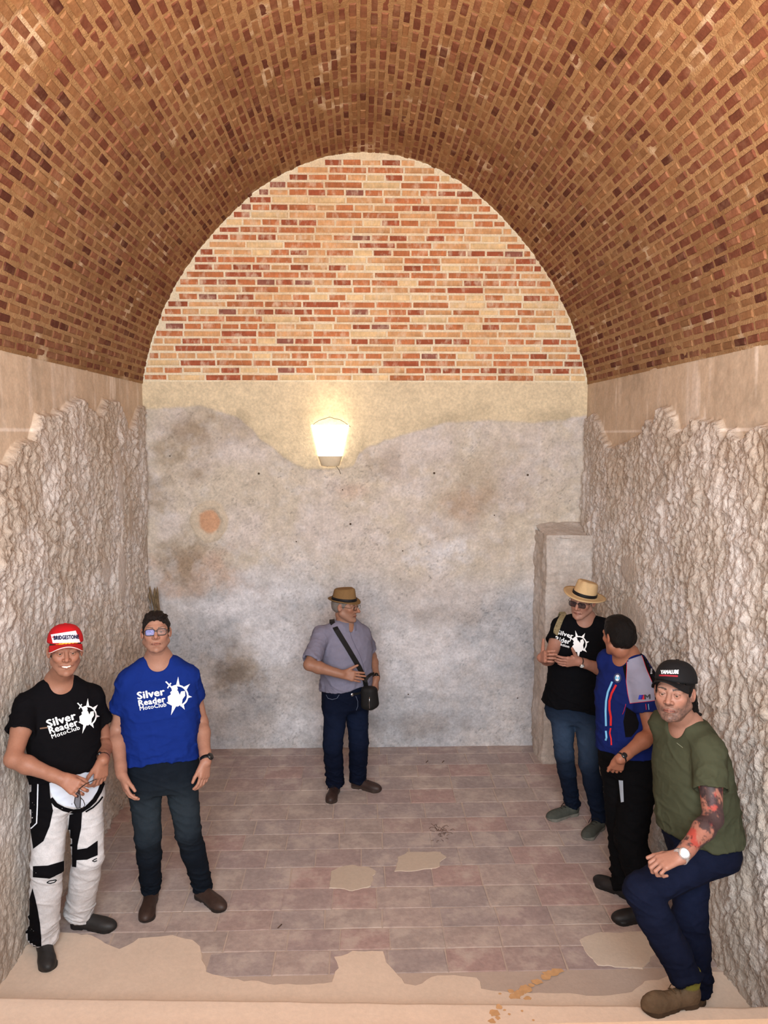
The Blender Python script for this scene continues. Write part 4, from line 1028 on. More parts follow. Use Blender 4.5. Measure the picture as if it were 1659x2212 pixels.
    for q in 'RL':
        h, k, a = A3(J['hi'+q]), A3(J['kn'+q]), A3(J['an'+q]); a = k+(a-k)*(S.get('tend', {}).get(q, 1.)); d = nz(a-k)
        f.cone(h, k, R_[0], R_[1], .035); f.cone(k, k+(a-k)*.35, R_[1], R_[1]*.97, .02)
        f.cone(k+(a-k)*.35, a+d*.05, R_[1]*.97, R_[2], .02, 'add', (a+d*.035, nz(d+np.array([0, 0, -.4]))))
    V, F = f.mesh(); V = relax(V, F, 1, .4); N = vnormals(V, F)
    mk = np.full(len(V), .45)
    for q in 'RL':
        a, k, h = A3(J['an'+q]), A3(J['kn'+q]), A3(J['hi'+q]); mk = np.maximum(mk, np.exp(-((V-a)@(V-a).T.diagonal() if False else (np.linalg.norm(V-a, axis=1)/.17))**2)*1.5)
        mk = np.maximum(mk, np.exp(-(np.linalg.norm(V-k, axis=1)/.12)**2)*.9)
    V = wrinkle(V, N, S.get('tfold', .006), 6, 19, S.get('seed', 1)+3, mk); V = wrinkle(V, N, .002, 20, 40, S.get('seed', 1)+9, mk, 2)
    if S.get('paint_trousers'): col = S['paint_trousers'](V, N)
    else:
        c0, c1 = [lin(q) for q in S['jeans']]; col = np.repeat(c0[None], len(V), 0)
        for q in 'RL':
            k, h = A3(J['kn'+q]), A3(J['hi'+q]); m = (h+k)/2*.6+k*.4; m = h*.42+k*.58; col = mixc(col, np.exp(-(np.linalg.norm(V-m, axis=1)/.17)**2)*.8, c1)
    tr = mesh_np('trousers', V, F, M_denim, col, True, root); out['trousers'] = tr
    # ---- shoes
    for i, (he, to) in enumerate(feet): 
        root['_sh'] = S['shoekey']; shoe(he, to, root, S['shoe'], S.get('fz', (0, 0))[i], S['bootH'][i] if hasattr(S.get('bootH', .12), '__len__') else S.get('bootH', .12))
    if '_sh' in root: del root['_sh']
    # ---- hair
    if S.get('hair'):
        H = S['hair']; f = Field(hc-.15*hs, hc+.17*hs, .0038); T = H.get('t', .012)
        f.ell(Pl(0, -.014, .036), A3((.077+T*.6, .096+T*.7, .086+T))*hs, .01, 'add', HB)
        if H.get('top'): f.ell(Pl(0, .020, .078), A3((.062, .068, .052))*hs, .02, 'add', HB)
        f.ell(Pl(0, -.045, -.005), A3((.072+T*.5, .062+T*.7, .058))*hs, .02, 'add', HB)
        for a, b, ra, rb in H.get('locks', []): f.cone(Pl(*a), Pl(*b), ra*hs, rb*hs, .006)
        fr0 = S.get('front', .062); lowb = H.get('low', 0.)
        def cut(X, Y, Z):
            q = [(X-hc[0])*HB[i][0]+(Y-hc[1])*HB[i][1]+(Z-hc[2])*HB[i][2] for i in range(3)]
            x, y, z = [w/hs for w in q]; hz_ = hairline(y, fr0)-lowb*(y < -.03)
            if H.get('top_cut'): hz_ = hz_+0; 
            hz_ = hz_+np.where(y > .05, .10*np.maximum(0, abs(x)-.030), 0)+.003*np.sin(x*260)*(y > .05)+.006*vn(x*90, y*40, z*40, 3)*(y > .03)
            r_ = (hz_-z)*.7*hs
            return np.maximum(r_, (z-H['maxz'])*hs) if 'maxz' in H else r_
        sl, gg = f.reg(hc-.2, hc+.2)
        if not H.get('free'): f.d[sl] = np.maximum(f.d[sl], cut(*gg))
        V, F = f.mesh(); N = vnormals(V, F); x, y, z = head_local(V, hc, HB, hs)
        V = V+N*(H.get('rough', 1)*(.0030*fbm(x*150, y*30, z*60, 3, 5)+.0045*fbm(x*60, y*14, z*20, 2, 6)))[:, None]
        c = lin(H['c']); c2 = lin(H.get('c2', H['c'])); n = fbm(x*120, y*25, z*40, 3, 8); col = np.repeat(c[None], len(V), 0); col = mixc(col, sst(-.1, .5, n)*sst(.03, -.04, z)*.9, c2)
        out['hair'] = mesh_np('hair', V, F, M_hair, col, True, root)
    return out
def cap(P, hc, HB, hs, c_dome, c_brim, edge=None, tilt=0., drop=.0, blen=.072, root=None, dz=.0):
    """baseball cap: dome with seams, curved brim, top button"""
    hc = A3(hc); B = HB.copy(); c, s = math.cos(tilt), math.sin(tilt); B = np.stack([HB[0], HB[1]*c-HB[2]*s, HB[2]*c+HB[1]*s])
    Pl = lambda x, y, z: hc+(B[0]*x+B[1]*y+B[2]*z)*hs
    V = []; F = []; nu, nv = 48, 14; z0 = .036+dz
    for j in range(nv+1):
        t = j/nv*PI/2
        for i in range(nu):
            a = 2*PI*i/nu; seam = 1-.010*math.exp(-((a*3/PI) % 1-.5)**2*0)*(1 if i % 8 == 0 else 0)
            rr = math.cos(t)**.72; q = math.sin(t)
            V.append(Pl(.0875*rr*math.cos(a)*seam, -.012+.106*rr*math.sin(a)*seam, z0+.090*q**1.05*(1+.05*rr*math.sin(a))))
    for j in range(nv):
        for i in range(nu): F.append((j*nu+i, j*nu+(i+1) % nu, (j+1)*nu+(i+1) % nu, (j+1)*nu+i))
    k = len(V)
    for i in range(nu): V.append(hc+(A3(V[i])-hc)*.955+B[2]*.004)
    for i in range(nu): F.append((i, k+i, k+(i+1) % nu, (i+1) % nu))
    m = material('cap cloth', c_dome, rough=.8, cvar=.04, cscale=30, bump=.3, bscale=400, dist=.002, spec=.2)
    o = mesh_py('cap', V, F, m, None, True, root)
    bm_ = material('cap brim', c_brim, rough=.8, cvar=.04, bump=.3, bscale=400, dist=.002, spec=.2); V = []; F = []; nu, nv = 26, 8
    for side in (0, 1):
        for i in range(nu+1):
            a = PI*(.13+.74*i/nu)
            for j in range(nv+1):
                t = j/nv; x = .0865*math.cos(a)*(1+t*.02); y = -.012+.105*math.sin(a)+blen*t*math.sin(max(0, (a-.13*PI)/(.74)))**.55
                z = z0+.003-.055*(x/.09)**2*(.35+.65*t)-drop*t-(.004 if side else 0); V.append(Pl(x, y, z))
    w = nv+1; off = (nu+1)*w
    for i in range(nu):
        for j in range(nv): a = i*w+j; F.append((a, a+1, a+w+1, a+w)); F.append((off+a, off+a+w, off+a+w+1, off+a+1))
    for i in range(nu): a = i*w+nv; F.append((a, off+a, off+a+w, a+w))
    for j in range(nv):
        for a in (j, nu*w+j): F.append((a, a+1, off+a+1, off+a) if a >= nu*w else (a+1, a, off+a, off+a+1))
    b = mesh_py('brim', V, F, bm_, None, True, None); b.parent = o; b.location = -parent_origin(o)
    if edge:
        e = tubes('brim_edge', [([V[i*w+nv] for i in range(nu+1)], .0022)], flat('brim piping', edge)); e.parent = o; e.location = -parent_origin(o)
    bt = disc(Pl(0, -.012, z0+.090), B[2], .008, .003, m, 'cap_button', None); bt.parent = o; bt.location = -parent_origin(o)
    return o, b, Pl
def fedora(hc, HB, hs, col, band, root, brim=.048, crown=.098, tilt=0., roll_=0., curl=.018, z0=.040, name='hat'):
    hc = A3(hc); c, s = math.cos(tilt), math.sin(tilt); B = np.stack([HB[0], HB[1]*c-HB[2]*s, HB[2]*c+HB[1]*s])
    c, s = math.cos(roll_), math.sin(roll_); B = np.stack([B[0]*c+B[2]*s, B[1], B[2]*c-B[0]*s])
    Pl = lambda x, y, z: hc+(B[0]*x+B[1]*y+B[2]*z)*hs
    m = material('straw hat weave', col, rough=.85, cvar=.05, cscale=90, bump=.4, bscale=500, dist=.002, spec=.2); nu = 56; V = []; F = []
    rows = []
    def ringp(rx, ry, z, fn=None):
        r = []
        for i in range(nu):
            a = 2*PI*i/nu; x = rx*math.cos(a); y = -.012+ry*math.sin(a); zz = z
            if fn: x, y, zz = fn(a, x, y, z)
            r.append(Pl(x, y, zz))
        rows.append(r)
    def top(k):
        def fn(a, x, y, z):
            # teardrop crown: pinched at the front, creased along the middle, lower at the back
            pin = math.exp(-((a-PI/2-.55)/.35)**2)+math.exp(-((a-PI/2+.55)/.35)**2); pin *= k
            return x*(1-.20*pin), y-.006*pin, z-.010*k*(1-math.sin(a))-.004*pin*k
        return fn
    def br(t):
        def fn(a, x, y, z): return x, y, z+curl*t*t*(abs(math.cos(a))**2*1.0+.55*max(0, -math.sin(a)))-curl*.7*t*max(0, math.sin(a))**2
        return fn
    for t in (1., .75, .5, .25, 0): ringp(.083+brim*t, .100+brim*t, z0-.002-.003, br(t)) if t > 0 else ringp(.081, .098, z0-.004)
    rows.reverse(); 
    inner = rows[:]; rows.clear()
    for t in (1., .75, .5, .25): ringp(.083+brim*t, .100+brim*t, z0+.0015, br(t))
    out_ = rows[:]; rows.clear()
    ringp(.082, .099, z0+.003)
    for k, t in ((.1, .25), (.35, .55), (.7, .8), (1., .94)): ringp(.082-.013*t, .099-.016*t, z0+crown*t, top(k))
    ringp(.060, .076, z0+crown, top(1.)); ringp(.045, .058, z0+crown-.002, top(.8)); ringp(.022, .034, z0+crown-.012, top(.3)); ringp(.004, .008, z0+crown-.016, top(0))
    allr = inner+out_+rows
    for r in allr: V += r
    for j in range(len(allr)-1):
        for i in range(nu): F.append((j*nu+i, j*nu+(i+1) % nu, (j+1)*nu+(i+1) % nu, (j+1)*nu+i))
    F.append(tuple((len(allr)-1)*nu+i for i in range(nu)))
    o = mesh_py(name, V, F, m, None, True, root)
    bm = bmesh.new(); bm.from_mesh(o.data); bmesh.ops.recalc_face_normals(bm, faces=bm.faces[:]); bm.to_mesh(o.data); bm.free()
    V = []; F = []
    for z, e in ((z0+.003, .0835), (z0+.005, .0852), (z0+.024, .0834), (z0+.026, .0812)):
        for i in range(nu): a = 2*PI*i/nu; V.append(Pl(e*math.cos(a), -.012+(e+.017)*math.sin(a), z))
    for j in range(3):
        for i in range(nu): F.append((j*nu+i, j*nu+(i+1) % nu, (j+1)*nu+(i+1) % nu, (j+1)*nu+i))
    b = mesh_py('hat_band', V, F, flat('hat ribbon', band, .6), None, True, None); b.parent = o; b.location = -parent_origin(o)
    return o
def glasses(hc, HB, hs, root, lens, w=.026, h=.017, rad=.0019, z=.001, y=.104, rim=None, full=True, wrap=.0):
    Pl = lambda x, y_, z_: A3(hc)+(HB[0]*x+HB[1]*y_+HB[2]*z_)*hs
    lst = []; lenses = []
    for q in (-1, 1):
        cx = q*.0325; P = []
        for i in range(20):
            a = 2*PI*i/20; c, s = math.cos(a), math.sin(a); x = cx+w*np.sign(c)*abs(c)**.55; zz = z+h*np.sign(s)*abs(s)**.65
            P.append(Pl(x, y-.10*(abs(x)**2)*8-.0, zz))
        if full: lst.append((P, rad, True))
        else: lst.append((P[:11], rad))
        lenses.append(P)
        lst.append(([Pl(q*(.0325+w), y-.018, z+h*.55), Pl(q*.074, y-.03, z+h*.5), Pl(q*.0815, .03, z+.008), Pl(q*.0815, -.008, z+.006), Pl(q*.080, -.022, z-.012)], rad*.85))
    lst.append(([Pl(-.0085, y-.001, z+.006), Pl(0, y+.002, z+.008), Pl(.0085, y-.001, z+.006)], rad))
    g = tubes('glasses', lst, rim or M_frame, root, True, 6); gl = []
    for i, P in enumerate(lenses):
        c = sum(P)/len(P); V = list(P)+[c+HB[1]*.001]; F = [(k, (k+1) % 20, 20) for k in range(20)]
        l = mesh_py('lens', V, F, lens[i] if isinstance(lens, (list, tuple)) else lens, None, True, None); l.parent = g; l.location = -parent_origin(g); gl.append(l)
    return g
def watch(wr, el, root, band=(18, 18, 20), face=(14, 14, 16), bezel=None, up=None, r=.031, off=.02, fr_=.021, fmat=None):
    wr, el = A3(wr), A3(el); d = nz(wr-el); c = wr-d*off
    b = ring_band(c, d, r, r+.0035, .022, flat('watch band', band, .5) if not isinstance(band, bpy.types.Material) else band, 'watch', root)
    n = A3(up)-d*(A3(up)@d); n = nz(n); f = disc(c+n*(r+.004), n, fr_, .006, bezel or flat('watch case', (24, 24, 26), .3, .6), 'watch_case', None); f.parent = b; f.location = -parent_origin(b)
    g = disc(c+n*(r+.0105), n, fr_*.78, .0006, flat('watch face', face, .2, .6), 'watch_face', None); g.parent = b; g.location = -parent_origin(b)
    return b
# ============================================================ the six men
style_col.update(A=((38, 36, 36), (28, 26, 26)), B=((58, 42, 36), (34, 28, 26)), C=((52, 36, 32), (62, 50, 44)), D=((74, 76, 70), (118, 116, 108)), E=((26, 24, 26), (22, 20, 20)), F=((98, 80, 62), (72, 58, 46)))
def foot(toe, heel, z=0., L=.285):
    t = FL(*toe, z); h = FL(*heel, z); d = nz((h-t)*[1, 1, 0]); return (t+d*L, t)
def ank(ft, z=0., h=.10): he, to = ft; p = he+nz((to-he)*[1, 1, 0])*.06; return np.array([p[0], p[1], z+h])
def sides(nk, yaw, g=1., w=.175, drop=.055): 
    L = np.array([math.cos(yaw), math.sin(yaw), 0]); d = np.array([0, 0, -drop*g]); return nk-L*w+d, nk+L*w+d
def sh_px(nk, yaw, R, L, w=.175):
    s = math.sin(yaw)*w; return PY(*R, nk[1]-s), PY(*L, nk[1]+s)
def hips(hp, yaw, w=.088): L = np.array([math.cos(yaw), math.sin(yaw), 0]); return hp-L*w-[0, 0, .02], hp+L*w-[0, 0, .02]
def crop(ox, oy, sc): return lambda *p: [(ox+x/sc, oy+y/sc) for x, y in p]
def line_poly(pts, w, closed=False):
    P = np.array(pts, float); n = len(P); L = []; Rr = []
    for i in range(n):
        d = nz(P[min(i+1, n-1)]-P[max(i-1, 0)]); o = np.array([-d[1], d[0]])*w/2; L.append(tuple(P[i]+o)); Rr.append(tuple(P[i]-o))
    return [[L[i], L[i+1], Rr[i+1], Rr[i]] for i in range(n-1)]
def reparent(o, p): o.parent = p; o.location = -parent_origin(p); return o
m_darkp = flat('dark lettering', (30, 26, 60)); m_redp = flat('red print', (196, 40, 44)); m_bluep = flat('light blue print', (120, 184, 226)); m_blk = flat('black panel', (13, 12, 15), .85, .06); m_wht = flat('white panel', (228, 232, 240)); m_gold = flat('gold embroidery', (226, 170, 50)); m_greyp = material('grey mesh panel', (138, 138, 158), rough=.85, cvar=.05, bump=.4, bscale=400, dist=.002, spec=.15)
# ---------------- man in the red cap
yw = .58; nk = PY(127, 1463, 4.22); hp = PY(146, 1702, 4.20)
fR = foot((107, 2104), (92, 2035)); fL = foot((252, 2010), (156, 2000))
sR, sL = sh_px(nk, yw, (60, 1524), (198, 1508)); 
eR = isect(sR, 28, 1640, .30, True); wR = isect(eR, 128, 1680, .255, True)
eL = isect(sL, 226, 1605, .30, False); wL = isect(eL, 223, 1640, .25, True)
hR, hL = hips(hp, yw); aR, aL = ank(fR), ank(fL)
A = person(dict(label='smiling man in a red cap, black t-shirt and white armoured riding trousers', neck=nk, hip=hp, yaw=yw, bw=1.04, belly=.015,
    face=(.42, -.10, -.05), head=PY(141, 1408, 4.12), hs=.99, smile=1., gaze=CAM, skin=(184, 130, 106), brow=(96, 74, 58), browd=.6, stubble=((120, 92, 80), .22), heavy=.002, nr=.058, scalp=(70, 58, 50),
    J=dict(shR=sR, shL=sL, elR=eR, elL=eL, wrR=wR, wrL=wL, hiR=hR, hiL=hL, knR=PY(102, 1872, 4.10), knL=PY(190, 1852, 4.22), anR=aR, anL=aL),
    handR=(nz(PY(180, 1712, wR[1]-.03)-wR), (.1, .75, -.5), dict(curls=(.75, .8, .85, .9), thumb=(.8, .4, .5), tcurl=.6)),
    handL=(nz(PY(216, 1692, wL[1]-.02)-wL), (-.65, .5, -.1), dict(curls=(.5, .6, .6, .6), thumb=(.8, .45, .3))),
    hem=.085, hslant=(.0, .12), shirtc=(15, 14, 17), shirtn='t_shirt', slv=.52, slr=.070, seed=3, fold=.007, loose=.008, leg=(.098, .080, .080), tfold=.007,
    paint_trousers=lambda V, N: np.repeat(lin((206, 204, 206))[None], len(V), 0)*(1+.05*fbm(V[:, 0]*8, V[:, 1]*8, V[:, 2]*8, 2, 3))[:, None],
    feet=(fR, fL), shoe='plain', shoekey='A', bootH=.12, hair=dict(c=(66, 56, 50), t=.004, maxz=.05)))
ts = bvh(A['shirt']); tt = bvh(A['trousers']); X = crop(0, 1300, 3.19); Q = crop(0, 1650, 3.19)
text_decal('lettering', 'Silver', *X((332, 866), (526, 806)), 16.5, ts, M_print, A['shirt'], .028)
text_decal('lettering', 'Reader', *X((346, 908), (538, 848)), 13.5, ts, M_print, A['shirt'], .028)
text_decal('lettering', 'MotoClub', *X((360, 942), (551, 878)), 9.2, ts, M_print, A['shirt'], .014)
rider_logo(188.5, 1300+785/3.19, 20.5, ts, A['shirt'], -.02, .92)
poly_decal('chest_line', line_poly(X((275, 873), (328, 866)), 3), ts, flat('tan line', (120, 92, 74)), A['shirt'])
blk = [Q((205, 90), (338, 110), (348, 230), (365, 322), (342, 430), (300, 532), (230, 585), (212, 460), (198, 300), (180, 180)),
       Q((228, 705), (330, 700), (440, 668), (440, 745), (340, 790), (228, 780)), Q((518, 592), (600, 580), (672, 528), (672, 630), (600, 660), (522, 664)),
       Q((225, 855), (245, 930), (262, 1010), (276, 1100), (285, 1200), (285, 1315), (225, 1315), (185, 1240), (160, 1100), (162, 990), (205, 930)),
       Q((478, 350), (566, 330), (560, 440), (535, 560), (526, 712), (458, 702), (450, 540), (470, 430))]
blk += line_poly(Q((350, 238), (385, 282), (440, 312), (505, 328), (560, 322), (610, 290), (650, 250), (685, 190), (712, 120)), 9.5)+line_poly(Q((590, 330), (640, 300), (680, 262), (706, 226)), 3.5)
blk += line_poly(Q((322, 818), (338, 806), (386, 798)), 2.2)+line_poly(Q((322, 818), (345, 824), (375, 816), (390, 800)), 2.2)+line_poly(Q((636, 668), (652, 658), (668, 652)), 2.)+line_poly(Q((636, 668), (650, 674), (668, 666)), 2.)
poly_decal('black_panel', blk, tt, m_blk, A['trousers'], .003)
poly_decal('white_piping', line_poly(Q((264, 112), (259, 300), (254, 408), (214, 446)), 2.6), tt, m_wht, A['trousers'], .0045)
poly_decal('white_front_panel', [Q((338, 105), (560, 60), (660, 40), (690, 130), (665, 195), (620, 255), (585, 292), (545, 300), (500, 298), (440, 286), (396, 262), (362, 222), (350, 190))], tt, flat('glossy white panel', (214, 224, 240), .6), A['trousers'], .0035)
cp, brm, CP = cap(None, PY(141, 1407, 4.12), headframe(.42, -.10, -.05), 1.02, (192, 26, 34), (196, 28, 34), (240, 236, 230), .02, .006, .066, A['root'], .014)
tc = bvh(cp); tb = bvh(brm)
poly_decal('cap_patch', [X((352, 226), (520, 200), (552, 280), (366, 284))], tc, flat('white badge', (226, 224, 234)), cp, .004)
text_decal('lettering', 'BRIDGESTONE', *X((376, 262), (540, 254)), 8.0, tc, m_darkp, cp, .05, None, 3., .007)
poly_decal('lettering_flash', line_poly(X((366, 246), (376, 242)), 2.2), tc, m_redp, cp, .008, 3.)
leaf = []
for i in range(7):
    x, y = 372+i*24, 300-i*4+(abs(i-2))*1.5; leaf += X((x, y), (x+16, y-12), (x+30, y-10), (x+16, y+2)), X((x, y+2), (x+14, y+12), (x+26, y+6), (x+14, y-2))
poly_decal('gold_leaves', leaf, bvh(brm, cp), m_gold, brm, .003, 3.)
ring = watch(wL, eL, A['root'], r=.030, off=.015, fr_=.012, up=(0, -1, .4))
sg = empty('sunglasses', PY(172, 1722, wR[1]-.03)); tag(sg, 'dark sunglasses held in both hands by the man in the red cap', 'sunglasses'); so = A3(sg.location)
P = [PY(q[0], q[1], so[1]) for q in X((545, 1290), (520, 1330), (512, 1385), (530, 1425), (552, 1420), (556, 1350))]
fr_o = tubes('frame', [(P, .0022, True), ([PY(*q, so[1]-.005) for q in X((556, 1350), (575, 1370), (585, 1400), (570, 1425), (552, 1420))], .002), ([PY(*q, so[1]-.01) for q in X((545, 1290), (590, 1255), (640, 1232), (664, 1222))], .0024)], M_frame, None); reparent(fr_o, sg)
ln = mesh_py('lens', P, [(0, 1, 2, 3, 4, 5)], M_lensd, None, False, None); reparent(ln, sg)
# ---------------- man in the blue t-shirt
yw = .22; nk = PY(342, 1416, 4.48); hp = PY(350, 1664, 4.46)
fR = foot((314, 1998), (328, 1945)); fL = foot((487, 1972), (432, 1938))
sR, sL = sh_px(nk, yw, (280, 1470), (405, 1462)); eR = isect(sR, 252, 1580, .30, False); wR = isect(eR, 262, 1668, .26, True)
eL = isect(sL, 434, 1560, .30, False); wL = isect(eL, 445, 1640, .25, True)
hR, hL = hips(hp, yw, .10); aR, aL = ank(fR), ank(fL)
B = person(dict(label='man in a royal blue t-shirt and dark jeans with rectangular glasses, arms hanging', neck=nk, hip=hp, yaw=yw, bw=1.10, belly=.02,
    face=(.24, -.26, 0), heavy=.005, nr=.068, head=PY(337, 1367, 4.42), hs=.94, gaze=CAM, skin=(190, 140, 118), brow=(52, 40, 34), stubble=((110, 84, 74), .38), scalp=(52, 44, 40), front=.072,
    J=dict(shR=sR, shL=sL, elR=eR, elL=eL, wrR=wR, wrL=wL, hiR=hR, hiL=hL, knR=PY(320, 1808, 4.42), knL=PY(406, 1796, 4.46), anR=aR, anL=aL),
    handR=(nz(PY(276, 1715, wR[1]-.05)-wR), (.8, .5, .1), dict(curls=(.35, .45, .5, .55), thumb=(.85, .45, .2))),
    handL=(nz(PY(438, 1690, wL[1]-.04)-wL), (-.75, .55, .1), dict(curls=(.35, .45, .5, .55), thumb=(.85, .4, .2))),
    hem=.07, hslant=(0, .1), shirtc=(20, 42, 114), shirtn='t_shirt', slv=dict(R=.62, L=.50), slr=.068, seed=11, fold=.008, loose=.010, wave=.02, leg=(.100, .072, .056), jeans=((20, 26, 35), (46, 55, 62)),
    feet=(fR, fL), shoe='plain', shoekey='B', bootH=.11, hair=dict(c=(30, 24, 22), c2=(62, 54, 48), t=.009, top=True, rough=1.6, locks=[((x, .045, .098), (x*1.1+.012, .082+.006*math.cos(x*60), .090+.006*math.sin(x*300)), .017, .007) for x in (-.046, -.032, -.018, -.004, .010, .024, .038, .050)])))
ts = bvh(B['shirt'])
text_decal('lettering', 'Silver', *X((952, 672), (1136, 640)), 15.5, ts, M_print, B['shirt'], .028)
text_decal('lettering', 'Reader', *X((960, 718), (1140, 688)), 12.5, ts, M_print, B['shirt'], .028)
text_decal('lettering', 'MotoClub', *X((966, 748), (1147, 720)), 8.8, ts, M_print, B['shirt'], .014)
rider_logo(1222/3.19, 1300+648/3.19, 22.5, ts, B['shirt'], -.04)
gl = glasses(PY(337, 1367, 4.42), headframe(.24, -.26, 0), .94, B['root'], [M_lensb, M_lens], .027, .0185, .0024)
watch(wL, eL, B['root'], r=.030, off=.0, fr_=.021, up=(.75, -.65, 0))
# ---------------- man in the grey shirt with the brown hat
yw = .55; nk = PY(748, 1339, 6.02); hp = PY(748, 1506, 6.04)
fR = foot((713, 1739), (724, 1712), 0, .27); fL = foot((824, 1712), (765, 1700), 0, .27)
sR, sL = sh_px(nk, yw, (694, 1374), (781, 1370), .165); eR = isect(sR, 668, 1436, .27, True); wR = isect(eR, 736, 1456, .24, True)
eL = isect(sL, 802, 1418, .27, False); wL = isect(eL, 812, 1463, .22, True)
hR, hL = hips(hp, yw, .09); aR, aL = ank(fR), ank(fL); wR[1] = min(wR[1], 5.80)
C_ = person(dict(label='man in grey button shirt and brown hat before the back wall, hand on belly', neck=nk, hip=hp, yaw=yw, bw=1.08, belly=.055,
    face=(1.12, .06, 0), head=PY(746, 1309, 5.99), hs=.99, skin=(176, 128, 104), brow=(90, 80, 72), stubble=((130, 116, 108), .25), scalp=(120, 112, 106), heavy=.004, nose=1.05,
    J=dict(shR=sR, shL=sL, elR=eR, elL=eL, wrR=wR, wrL=wL, hiR=hR, hiL=hL, knR=PY(719, 1612, 5.96), knL=PY(775, 1606, 6.06), anR=aR, anL=aL),
    handR=((.95, .02, -.16), (.05, .9, -.3), dict(curls=(.12, .12, .15, .2), thumb=(.75, .6, -.1), tcurl=.1, sc=.98)),
    handL=((.05, -.25, -.95), (-.9, .2, 0), dict(curls=(.7, .8, .85, .9), thumb=(.8, .4, .3))),
    hem=.09, hslant=(0, .14), shirtc=(122, 120, 138), shirtn='button_shirt', slv=dict(R=.86, L=.70), slr=.064, seed=21, fold=.007, loose=.012, wave=.03, collar='open', leg=(.098, .074, .070), jeans=((14, 20, 37), (21, 30, 52)),
    feet=(fR, fL), shoe='lace', shoekey='C', bootH=.09, hair=dict(c=(120, 112, 106), t=.004, maxz=.05), hf=.0034))
ts = bvh(C_['shirt']); X = crop(600, 1220, 5.53)
fedora(PY(746, 1309, 5.99), headframe(1.12, .06, 0), .99, (124, 96, 62), (26, 24, 26), C_['root'], .030, .104, .0, 0, .012, .044)
glasses(PY(746, 1309, 5.99), headframe(1.12, .06, 0), .99, C_['root'], M_lens, .024, .015, .0016, full=True)
hp_, ax_, lat_, fr_v, g_ = C_['frame']; top = A3(nk)+ax_*.012
def collar(root, base, ax, lat, fr, col, r=.074, h=.040):
    V = []; F = []; n = 30; m = flat('shirt collar', col, .85, .1)
    for j, (rr, hh) in enumerate(((r+.004, -.01), (r-.006, h), (r+.004, h+.002), (r+.020, .004))):
        for i in range(n+1):
            a = PI/2+.28+(2*PI-.56)*i/n; e = 1 if 3 < i < n-3 else 0; pt = (.030 if (i < 3 or i > n-3) and j == 3 else 0)
            V.append(base+lat*rr*math.cos(a)+fr*(rr*math.sin(a)*.92+.006)+ax*(hh-(1+math.sin(a))*.022-pt))
    for j in range(3):
        for i in range(n): F.append((j*(n+1)+i, j*(n+1)+i+1, (j+1)*(n+1)+i+1, (j+1)*(n+1)+i))
    return mesh_py('collar', V, F, m, None, True, root)
reparent(collar(None, A3(nk)-ax_*.004, ax_, lat_, fr_v, (112, 111, 128)), C_['shirt'])
poly_decal('placket', line_poly(X((860, 790), (885, 880), (930, 980), (985, 1090), (1020, 1200), (1035, 1300), (1020, 1420), (985, 1500)), 1.1), ts, flat('placket seam', (88, 86, 104)), C_['shirt'], .001)
def cast(tree, px, py, off=.006):
    d = nz(ray(px, py)); l, n, i, ds = tree.ray_cast(Vector(CAM), Vector(d), 30)
    if l is None: return None
    n = A3(n); n = n if n@d < 0 else -n; return A3(l)+n*off, n
sb = empty('shoulder_bag', PY(800, 1531, 5.83)); tag(sb, 'small black shoulder bag hanging at the hip of the man in the grey shirt', 'bag')
tall = bvh(C_['shirt'], C_['trousers']); pts = []; nn = []
for px, py in X((612, 610), (650, 690), (700, 780), (760, 880), (820, 980), (880, 1080), (935, 1170), (975, 1240), (1005, 1310), (1035, 1390), (1052, 1460)):
    r_ = cast(tall, px, py, .007)
    if r_: pts.append(r_[0]); nn.append(r_[1])
pts = [pts[0]+A3([0, .09, -.04]), pts[0]+A3([0, .045, .006])]+pts; nn = [nz(A3([0, 1, 1.])), A3([0, .2, 1.])]+nn
pts.append(PY(796, 1492, 5.84)); nn.append(nn[-1]); nn = [nz(sum(nn[max(0, i-1):i+2])) for i in range(len(nn))]
reparent(ribbon('strap', pts, .040, .003, M_black, None, nn), sb)
cc = crop(620, 1450, 5.925); f = Field(A3(sb.location)-.15, A3(sb.location)+[.15, .15, .30], .005); b0 = PY(800, 1522, 5.84); b1 = PY(800, 1492, 5.84)
f.cone(b0-[.035, 0, 0], b1-[.035, 0, 0], .036, .036, .02); f.cone(b0+[.03, 0, .01], b1+[.025, 0, 0], .036, .030, .02); f.cone(b0-[0, .01, 0], b1-[0, .01, 0], .040, .038, .02)
V, F = f.mesh(); reparent(mesh_np('pouch', V, F, M_black, None, True, None), sb)
reparent(tubes('zip', [([PY(*q, 5.785) for q in cc((1055, 330), (1052, 400), (1056, 480))], .0028)], M_steel, None), sb)
reparent(ribbon('side_loop', [PY(*q, yv) for q, yv in zip(X((1040, 1400), (1075, 1340), (1110, 1310), (1150, 1300)), (5.82, 5.84, 5.88, 5.92))], .022, .003, M_black, None, [np.array([0, -1., .2])]*4), sb)
watch(wL, eL, C_['root'], r=.029, off=.0, fr_=.015, up=(.2, -1, 0))
belt = poly_decal('belt', line_poly(cc((840, 292), (900, 286), (975, 262)), 5.), bvh(C_['trousers']), M_black, C_['root'], .006)
reparent(disc(PY(754+7, 1450+300/5.925, 5.86), (0.3, -1, .1), .012, .003, M_steel, 'belt_buckle', None), C_['root'])
for q_ in (line_poly(cc((500, 300), (525, 345), (580, 362), (640, 345), (668, 300)), 1.), line_poly(cc((880, 320), (905, 380), (905, 450), (885, 500)), 1.)): poly_decal('pocket_seam', q_, bvh(C_['trousers']), flat('denim stitching', (96, 104, 124)), C_['trousers'], .0015)
